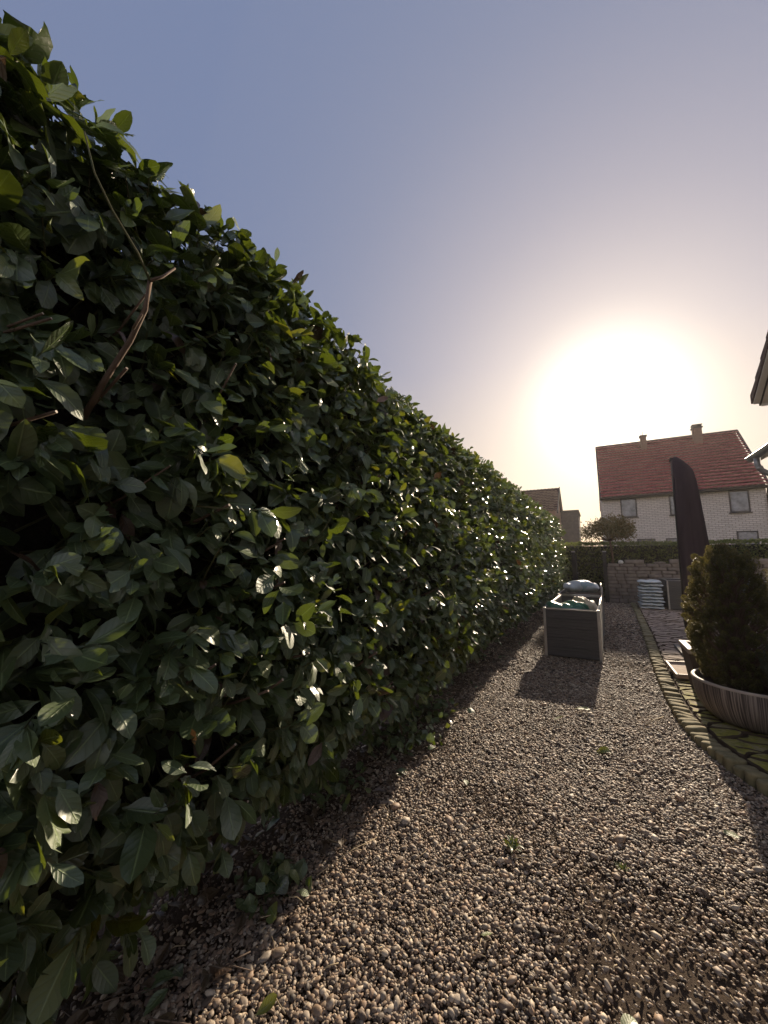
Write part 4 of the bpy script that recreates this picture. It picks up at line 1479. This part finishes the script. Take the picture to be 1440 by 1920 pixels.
def conifer():
    root = empty('dwarf_conifer', (BX + 0.02, BY + 0.05, ZP + 0.3), label='bushy dwarf conifer with knobbly golden green shoots in the striped bowl', cat='shrub')
    rng = np.random.default_rng(23)
    c = np.array([1.035, BY + 0.03, 0.0])
    # half width against height
    zs_ = [0.33, 0.48, 0.70, 0.90, 1.10, 1.27, 1.40, 1.49, 1.56]
    rs = [0.25, 0.36, 0.375, 0.345, 0.295, 0.262, 0.22, 0.15, 0.05]
    tr = MB()
    tr.tube([(c[0], c[1], 0.33), (c[0] + 0.01, c[1], 0.8), (c[0], c[1] + 0.01, 1.35)], [0.035, 0.028, 0.012], 8)
    trunk = tr.build('trunk', M['bark'], root, smooth=True)
    tips, dirs, lens = [], [], []
    tries = 0
    while len(tips) < 470 and tries < 9000:
        tries += 1
        z = rng.uniform(0.38, 1.56)
        r_ = np.interp(z, zs_, rs)
        a = rng.uniform(0, 2 * math.pi)
        inn = min(rng.exponential(0.022), 0.10)
        lump = 0.03 * math.sin(3 * a + 4 * z) + 0.022 * math.sin(7 * a - 9 * z + 1)
        rr = max(r_ + lump - inn, 0.02)
        p = c + np.array([rr * math.cos(a) + 0.13 * max(0, 1.05 - z), rr * math.sin(a), z + rng.uniform(-0.02, 0.04)])
        if tips and np.min(np.linalg.norm(np.array(tips) - p, axis=1)) < 0.046: continue
        d = np.array([math.cos(a) * 0.75, math.sin(a) * 0.75, 0.8]) + rng.normal(0, 0.16, 3)
        tips.append(p)
        dirs.append(d / np.linalg.norm(d))
        lens.append(rng.uniform(0.07, 0.11))
    # upright leaders that break the outline
    for (dx, dy, z) in ((-0.17, -0.05, 1.585), (-0.02, 0.05, 1.56), (0.10, -0.02, 1.555), (0.22, -0.05, 1.535), (0.31, -0.03, 1.48), (-0.29, -0.02, 1.42), (-0.24, -0.18, 1.45), (-0.36, 0, 1.24), (0.02, -0.2, 1.53), (0.37, -0.05, 1.37), (-0.10, -0.2, 1.50)):
        tips.append(c + np.array([dx * 0.68, dy, z - 0.01]))
        dirs.append(unit(np.array([dx * 0.4, dy * 0.3, 1.0])))
        lens.append(0.16)
    tips, dirs, lens = np.array(tips), np.array(dirs), np.array(lens)
    K = 300
    m = len(tips)
    t = rng.random((m, K)) ** 0.75
    e1 = unit(np.cross(dirs, np.array([0.2, 0.5, 0.1])))
    e2 = np.cross(dirs, e1)
    an = rng.uniform(0, 6.28, (m, K))
    radial = np.cos(an)[..., None] * e1[:, None] + np.sin(an)[..., None] * e2[:, None]
    pr = 0.0285 * np.sqrt(np.clip(1 - t ** 4, 0, 1)) * rng.uniform(0.55, 1, (m, K))
    P = tips[:, None] - dirs[:, None] * ((1 - t) * lens[:, None])[..., None] + radial * pr[..., None]
    A = radial * (1.1 - 0.35 * t)[..., None] + dirs[:, None] * 0.55 + rng.normal(0, 0.18, (m, K, 3))
    L = rng.uniform(0.008, 0.015, m * K)
    A = unit(A.reshape(-1, 3))
    P = P.reshape(-1, 3)
    S = unit(np.cross(A, rng.normal(0, 1, A.shape)))
    w = 0.0028
    V = np.stack([P - S * w, P + S * w, P + A * L[:, None] * 0.6 + S * w * 0.9, P + A * L[:, None], P + A * L[:, None] * 0.6 - S * w * 0.9], 1)
    F = np.array([0, 1, 2, 3, 4])[None] + (np.arange(len(P)) * 5)[:, None]
    tt = np.clip(t.reshape(-1) ** 2.2 * 0.9 + rng.normal(0, 0.10, len(P)), 0, 1)
    tint = np.repeat(np.stack([tt, tt, tt], -1)[:, None], 5, 1).reshape(-1, 3)
    mt = mat_smallleaf('conifer_needle', (0.024, 0.028, 0.013), (0.050, 0.050, 0.020), (0.15, 0.125, 0.040), (0.42, 0.35, 0.09), 0.36, 0.5)
    mesh_np('foliage', V.reshape(-1, 3), F, mt, root, tint=tint, smooth=False)
    b = MB()
    for k in range(m):
        z = max(0.45, tips[k][2] - rng.uniform(0.25, 0.5))
        b.tube([(c[0], c[1], min(z, 1.3)), tuple((tips[k] - dirs[k] * lens[k] * 1.5)), tuple(tips[k] - dirs[k] * lens[k] * 0.6)], [0.007, 0.004, 0.002], 4, caps=False)
    b.build('branches', M['bark'], trunk, smooth=True)
conifer()

def wispy(name, base, height, spread, nst, label, cat, seed, cols, tiltv=(0, 0)):
    """thin upright stems set with narrow leaves (rosemary, lavender)"""
    root = empty(name, base, label=label, cat=cat)
    rng = np.random.default_rng(seed)
    st = MB()
    Ps, As = [], []
    for k in range(nst):
        a = rng.uniform(0, 6.28)
        s = spread * math.sqrt(rng.random())
        h = height * rng.uniform(0.55, 1.0)
        b = Vector(base) + Vector((0.25 * s * math.cos(a), 0.25 * s * math.sin(a), 0))
        t = Vector(base) + Vector((s * math.cos(a) + tiltv[0] * h, s * math.sin(a) + tiltv[1] * h, h))
        mid = (b + t) / 2 + Vector((rng.normal(0, 0.02), rng.normal(0, 0.02), 0.06 * height))
        st.tube([b, mid, t], [0.0035, 0.0025, 0.0012], 4, caps=False)
        for q in range(34):
            f = rng.uniform(0.2, 1)
            p = (b * (1 - f) ** 2 + mid * 2 * f * (1 - f) + t * f * f)
            Ps.append(p[:])
            d = (t - b).normalized()
            As.append((d.x * 0.8 + rng.normal(0, 0.6), d.y * 0.8 + rng.normal(0, 0.6), d.z * 0.8 + rng.normal(0.1, 0.3)))
    P, A = np.array(Ps), np.array(As)
    L = rng.normal(0.032, 0.007, len(P))
    V, F, t, l = leaves(P, A, rng.normal(0, 1, P.shape), L, L * 0.085, 2, 2, rng, cut=0, serr=False)
    st.build('stems', M['twig'], root, smooth=True)
    mesh_np('foliage', V, F, mat_smallleaf(name + '_leaf', *cols, (0.14, 0.17, 0.10), 0.25, 0.6), root, tint=t, luv=l)
    return root
grey = ((0.030, 0.038, 0.026), (0.060, 0.072, 0.050), (0.12, 0.13, 0.10))
wispy('rosemary_shrub', (1.30, 4.36, ZP + 0.26), 0.45, 0.22, 90, 'grey green wispy rosemary shrub at the foot of the conifer', 'shrub', 51, grey, (0.05, -0.1))
wispy('lavender_shrub', (1.27, 3.90, ZP + 0.20), 0.42, 0.24, 90, 'soft grey lavender shrub growing in the small grey pot at the right edge', 'shrub', 52, grey, (0.0, 0.0))

def grey_pot():
    root = empty('grey_pot', (1.27, 3.90, ZP), label='small round grey pot on the mossy patio in front of the striped bowl', cat='pot')
    V, F = lathe([(0.10, 0.0), (0.105, 0.004), (0.15, 0.20), (0.158, 0.205), (0.158, 0.228), (0.150, 0.232), (0.142, 0.226), (0.138, 0.19)], 40)
    m = MB()
    m.add(V, F)
    m.build('pot_body', M['greypot'], root, smooth=True, world_coords=False)
    s = MB()
    n = 30
    s.add([(0.139 * math.cos(2 * math.pi * k / n), 0.139 * math.sin(2 * math.pi * k / n), 0.20) for k in range(n)], [tuple(range(n))])
    s.build('soil', M['soil'], root, world_coords=False)
grey_pot()

def square_planter():
    # tapered square planter
    cx, cy = 1.045, 5.39
    root = empty('square_planter', (cx, cy, ZP), rz=R(0), label='square tapered brown planter with a thick pale rim beside the striped bowl', cat='planter')
    h, a, b = 0.44, 0.262, 0.205
    body = MB()
    body.add([(-b, -b, 0), (b, -b, 0), (b, b, 0), (-b, b, 0), (-a, -a, h - 0.002), (a, -a, h - 0.002), (a, a, h - 0.002), (-a, a, h - 0.002)],
             [(0, 3, 2, 1), (0, 1, 5, 4), (1, 2, 6, 5), (2, 3, 7, 6), (3, 0, 4, 7)])
    body.build('planter_body', M['cortex'], root, world_coords=False, bevel=0.006)
    t = 0.055
    r_ = MB()
    o, i_ = a + 0.006, a - t
    vs = []
    for z in (h - 0.03, h + 0.02):
        for q in (o, i_):
            vs += [(-q, -q, z), (q, -q, z), (q, q, z), (-q, q, z)]
    fs = []
    for k in range(4):
        n = (k + 1) % 4
        fs += [(k, n, 8 + n, 8 + k), (4 + n, 4 + k, 12 + k, 12 + n), (8 + k, 8 + n, 12 + n, 12 + k), (n, k, 4 + k, 4 + n)]
    r_.add(vs, fs)
    r_.build('rim', M['rim'], root, world_coords=False, bevel=0.005)
    s = MB()
    s.add([(-i_ - .004, -i_ - .004, h - 0.012), (i_ + .004, -i_ - .004, h - 0.016), (i_ + .004, i_ + .004, h - 0.01), (-i_ - .004, i_ + .004, h - 0.012)], [(0, 1, 2, 3)])
    s.build('mulch', M['mulch'], root, world_coords=False)
square_planter()

def tray():
    # shallow stone tray leaning up at one side
    root = empty('stone_tray', (0.905, 5.99, ZP + 0.055), rz=R(-14), label='shallow square sandstone tray lying tilted on the pavers beside the square planter', cat='tray')
    root.rotation_euler = (R(3), R(-3), R(3))
    a, c = 0.185, 0.27
    b = MB()
    b.box(-a, a, -c, c, -0.02, 0.008)
    b.build('slab', M['tray'], root, world_coords=False, bevel=0.004)
    r_ = MB()
    w = 0.022
    r_.box(-a - 0.002, -a + w, -c - 0.002, c + 0.002, 0.0082, 0.030)
    r_.box(a - w, a + 0.002, -c - 0.002, c + 0.002, 0.0082, 0.030)
    r_.box(-a + w + .001, a - w - .001, -c - 0.002, -c + w, 0.0082, 0.030)
    r_.box(-a + w + .001, a - w - .001, c - w, c + 0.002, 0.0082, 0.030)
    r_.build('raised_edge', M['rim'], root, world_coords=False, bevel=0.004)
    f = MB()
    for (x, y) in ((-a + 0.05, -c + 0.05), (a - 0.05, -c + 0.05), (a - 0.05, c - 0.05), (-a + 0.05, c - 0.05)):
        f.box(x - 0.03, x + 0.03, y - 0.03, y + 0.03, -0.045, -0.021)
    f.build('foot_blocks', M['greypot'], root, world_coords=False)
tray()

# ================================================================== SMALL THINGS ON THE GRAVEL
def fallen_leaf(x, y, L, az, label, rz_up=0.15, yellow=0.6, dead=0.0, name='fallen_leaf', width=0.25):
    rng = np.random.default_rng(int(abs(x * 1000 + y * 77)))
    P = np.array([[x, y, 0.030]])
    A = np.array([[math.cos(az), math.sin(az), rz_up]])
    V, F, t, l = leaves(P, A, np.array([[0.1, 0.1, 1.0]]), np.array([L]), np.array([L * width]), 9, 4, rng, bend=0.2, fold=0.3, cut=0.0, yellow=0, dead=0)
    t[:] = (0.9, yellow, dead)
    tag(mesh_np(name, V, F, M['laurel'], tint=t, luv=l), label, 'leaf')
fallen_leaf(-0.395, 1.19, 0.085, 1.9, 'pale green laurel leaf on the gravel at the bottom edge of the picture', 0.45)
fallen_leaf(-0.47, 1.62, 0.05, 0.6, 'small pale green leaf on the gravel by the bare soil patch', 0.1, 0.8)
fallen_leaf(0.57, 2.77, 0.075, 2.9, 'yellowish curled leaf on the gravel near the mossy kerb', 0.2, 1.0)
fallen_leaf(-0.01, 1.52, 0.09, 1.2, 'long green leaf lying on the bare soil patch', 0.1, 0.45)
fallen_leaf(-0.26, 4.28, 0.13, 0.1, 'pale leaf lying where the raised bed shadow ends', 0.1, 0.9)
fallen_leaf(0.02, 3.45, 0.12, 2.6, 'bright leaf on sunlit gravel in the middle of the path', 0.12, 0.9)
fallen_leaf(-0.42, 3.9, 0.10, 0.5, 'pale leaf on sunlit gravel between the raised bed and the hedge', 0.1, 0.85)
fallen_leaf(-1.02, 1.02, 0.075, 1.0, 'straw coloured leaf on the gravel by the hedge shadow edge', 0.2, 0.9)
fallen_leaf(-0.8, 2.55, 0.06, 2.0, 'small green leaf on the edge of the hedge shadow', 0.3, 0.5)
fallen_leaf(-1.28, 1.05, 0.10, 0.2, 'dry brown leaf on the shaded gravel under the hedge', 0.1, 0.2, 1.0)
fallen_leaf(-1.38, 1.35, 0.11, 2.2, 'curled brown leaf against the foot of the hedge', 0.4, 0.2, 1.0)

def weed(x, y, s, label, seed):
    rng = np.random.default_rng(seed)
    n = 34
    a = rng.uniform(0, 6.28, n)
    P = np.stack([x + rng.normal(0, s * 0.3, n), y + rng.normal(0, s * 0.3, n), np.full(n, 0.008)], -1)
    A = np.stack([np.cos(a), np.sin(a), rng.uniform(0.4, 1.4, n)], -1)
    L = rng.uniform(0.5, 1.1, n) * s
    V, F, t, l = leaves(P, A, rng.normal(0, 0.3, (n, 3)) + np.array([0, 0, 1]), L, L * 0.13, 4, 2, rng, cut=0, serr=False)
    t[:, 1] = 0.35
    tag(mesh_np('grass_tuft', V, F, M['laurel'], tint=t, luv=l), label, 'weed')
weed(-0.46, 2.18, 0.05, 'small green weed tuft growing in the sunlit gravel', 1)
weed(0.02, 2.28, 0.028, 'tiny green weed sprout in the gravel right of the larger tuft', 2)

def ground_plant(x, y, s, label, seed, n=60):
    root = empty('ivy_plant', (x, y, 0), label=label, cat='plant')
    rng = np.random.default_rng(seed)
    P = np.stack([x + rng.normal(0, s, n), y + rng.normal(0, s * 1.2, n), np.abs(rng.normal(0, s * 0.55, n)) + 0.03], -1)
    A = rng.normal(0, 0.6, (n, 3)) + np.array([0.4, -0.1, 0.15])
    L = rng.normal(0.06, 0.012, n)
    V, F, t, l = leaves(P, A, rng.normal(0, 0.4, (n, 3)) + np.array([0.3, 0, 0.9]), L, L * 0.42, 6, 4, rng, cut=0.1)
    mesh_np('foliage', V, F, M['laurel'], root, tint=t, luv=l)
    st = MB()
    for k in range(12):
        st.tube([(x, y, 0.0), (x + rng.normal(0, s * .5), y + rng.normal(0, s * .5), s * 0.6), tuple(P[k])], 0.0022, 4, caps=False)
    st.build('stems', M['twig'], root, smooth=True)
ground_plant(-1.33, 1.42, 0.07, 'low leafy seedling at the hedge foot nearest the camera', 1)
ground_plant(-1.42, 2.85, 0.13, 'low ivy patch creeping from under the hedge onto the gravel', 2, 110)
ground_plant(-1.45, 3.5, 0.12, 'second ivy patch at the hedge foot towards the raised bed', 3, 90)
ground_plant(-1.50, 2.1, 0.09, 'small ivy clump tucked under the hanging hedge leaves', 4)

def litter():
    rng = np.random.default_rng(61)
    m = MB()
    for k in range(560):
        y = 0.7 + 6.5 * rng.random() ** 1.3
        x = rng.uniform(-1.5, 0.5 + (1.3 if y < 2.6 else 0))
        if x > kerb_x(y) - 0.12: continue
        L = rng.uniform(0.02, 0.085)
        a = rng.uniform(0, 6.28)
        z = 0.024 + gz(x, y)
        b = rng.normal(0, 0.25)
        m.tube([(x, y, z), (x + L * 0.5 * math.cos(a), y + L * 0.5 * math.sin(a), z + 0.006), (x + L * math.cos(a + b), y + L * math.sin(a + b), z + rng.uniform(0, 0.012))], rng.uniform(0.0009, 0.0022), 5)
    o = m.build('dry_straw_litter', M['straw'], smooth=True)
    tag(o, 'bits of dry straw and stalk scattered over the gravel path', 'litter', kind='stuff')
    d = MB()
    for k in range(420):
        y = -0.2 + 8 * rng.random() ** 1.2
        x = rng.uniform(-1.75, -1.15)
        L = rng.uniform(0.05, 0.22)
        a = rng.uniform(0, 6.28)
        z = 0.02
        d.tube([(x, y, z), (x + L * 0.5 * math.cos(a), y + L * 0.5 * math.sin(a), z + 0.015), (x + L * math.cos(a), y + L * math.sin(a), z + rng.uniform(0, 0.03))], rng.uniform(0.001, 0.003), 5)
    o = d.build('dead_twig_litter', M['deadtwig'], smooth=True)
    tag(o, 'brown dead twigs lying under the laurel hedge', 'litter', kind='stuff')
    n = 420
    y = -0.2 + 8 * rng.random(n) ** 1.2
    P = np.stack([rng.uniform(-1.8, -1.22, n), y, np.full(n, 0.025)], -1)
    a = rng.uniform(0, 6.28, n)
    A = np.stack([np.cos(a), np.sin(a), rng.normal(0.1, 0.2, n)], -1)
    L = rng.uniform(0.05, 0.11, n)
    V, F, t, l = leaves(P, A, rng.normal(0, 0.3, (n, 3)) + np.array([0, 0, 1]), L, L * 0.24, 6, 4, rng, bend=0.4, fold=0.5, cut=0.3)
    t[:, 2] = (rng.random(n) < 0.85).repeat(35) * 0.9
    tag(mesh_np('dead_leaf_litter', V, F, M['laurel'], tint=t, luv=l), 'brown dead leaves strewn along the hedge foot', 'litter', kind='stuff')
    s = MB()
    s.tube([(0.30, 4.20, 0.025), (0.36, 4.30, 0.035), (0.45, 4.42, 0.04)], [0.005, 0.004, 0.003], 6)
    s.tube([(0.36, 4.30, 0.035), (0.33, 4.36, 0.04)], [0.003, 0.002], 6)
    tag(s.build('fallen_twig', M['straw'], smooth=True), 'pale forked twig on the gravel against the kerb', 'twig')
    s = MB()
    s.tube([(-1.20, 1.55, 0.02), (-1.12, 1.72, 0.05), (-1.06, 1.86, 0.045)], [0.002, 0.002, 0.0015], 6)
    tag(s.build('fallen_twig', M['straw'], smooth=True), 'thin straight stalk on the shaded gravel beside the leafy seedling', 'twig')
litter()

# ================================================================== THE AIR: faint haze added to stand in for lens glare
def air():
    m = bpy.data.materials.new('glare_haze')
    m.use_nodes = True
    t = m.node_tree
    t.nodes.remove(t.nodes['Principled BSDF'])
    v = t.nodes.new('ShaderNodeVolumePrincipled')
    v.inputs['Color'].default_value = (0.95, 0.90, 0.84, 1)
    v.inputs['Density'].default_value = 0.0005
    v.inputs['Anisotropy'].default_value = 0.55
    t.links.new(v.outputs[0], t.nodes['Material Output'].inputs['Volume'])
    b = MB()
    b.box(-255, 255, -255, 255, -1.1, 13.2)
    tag(b.build('haze', m), kind='stuff')
air()
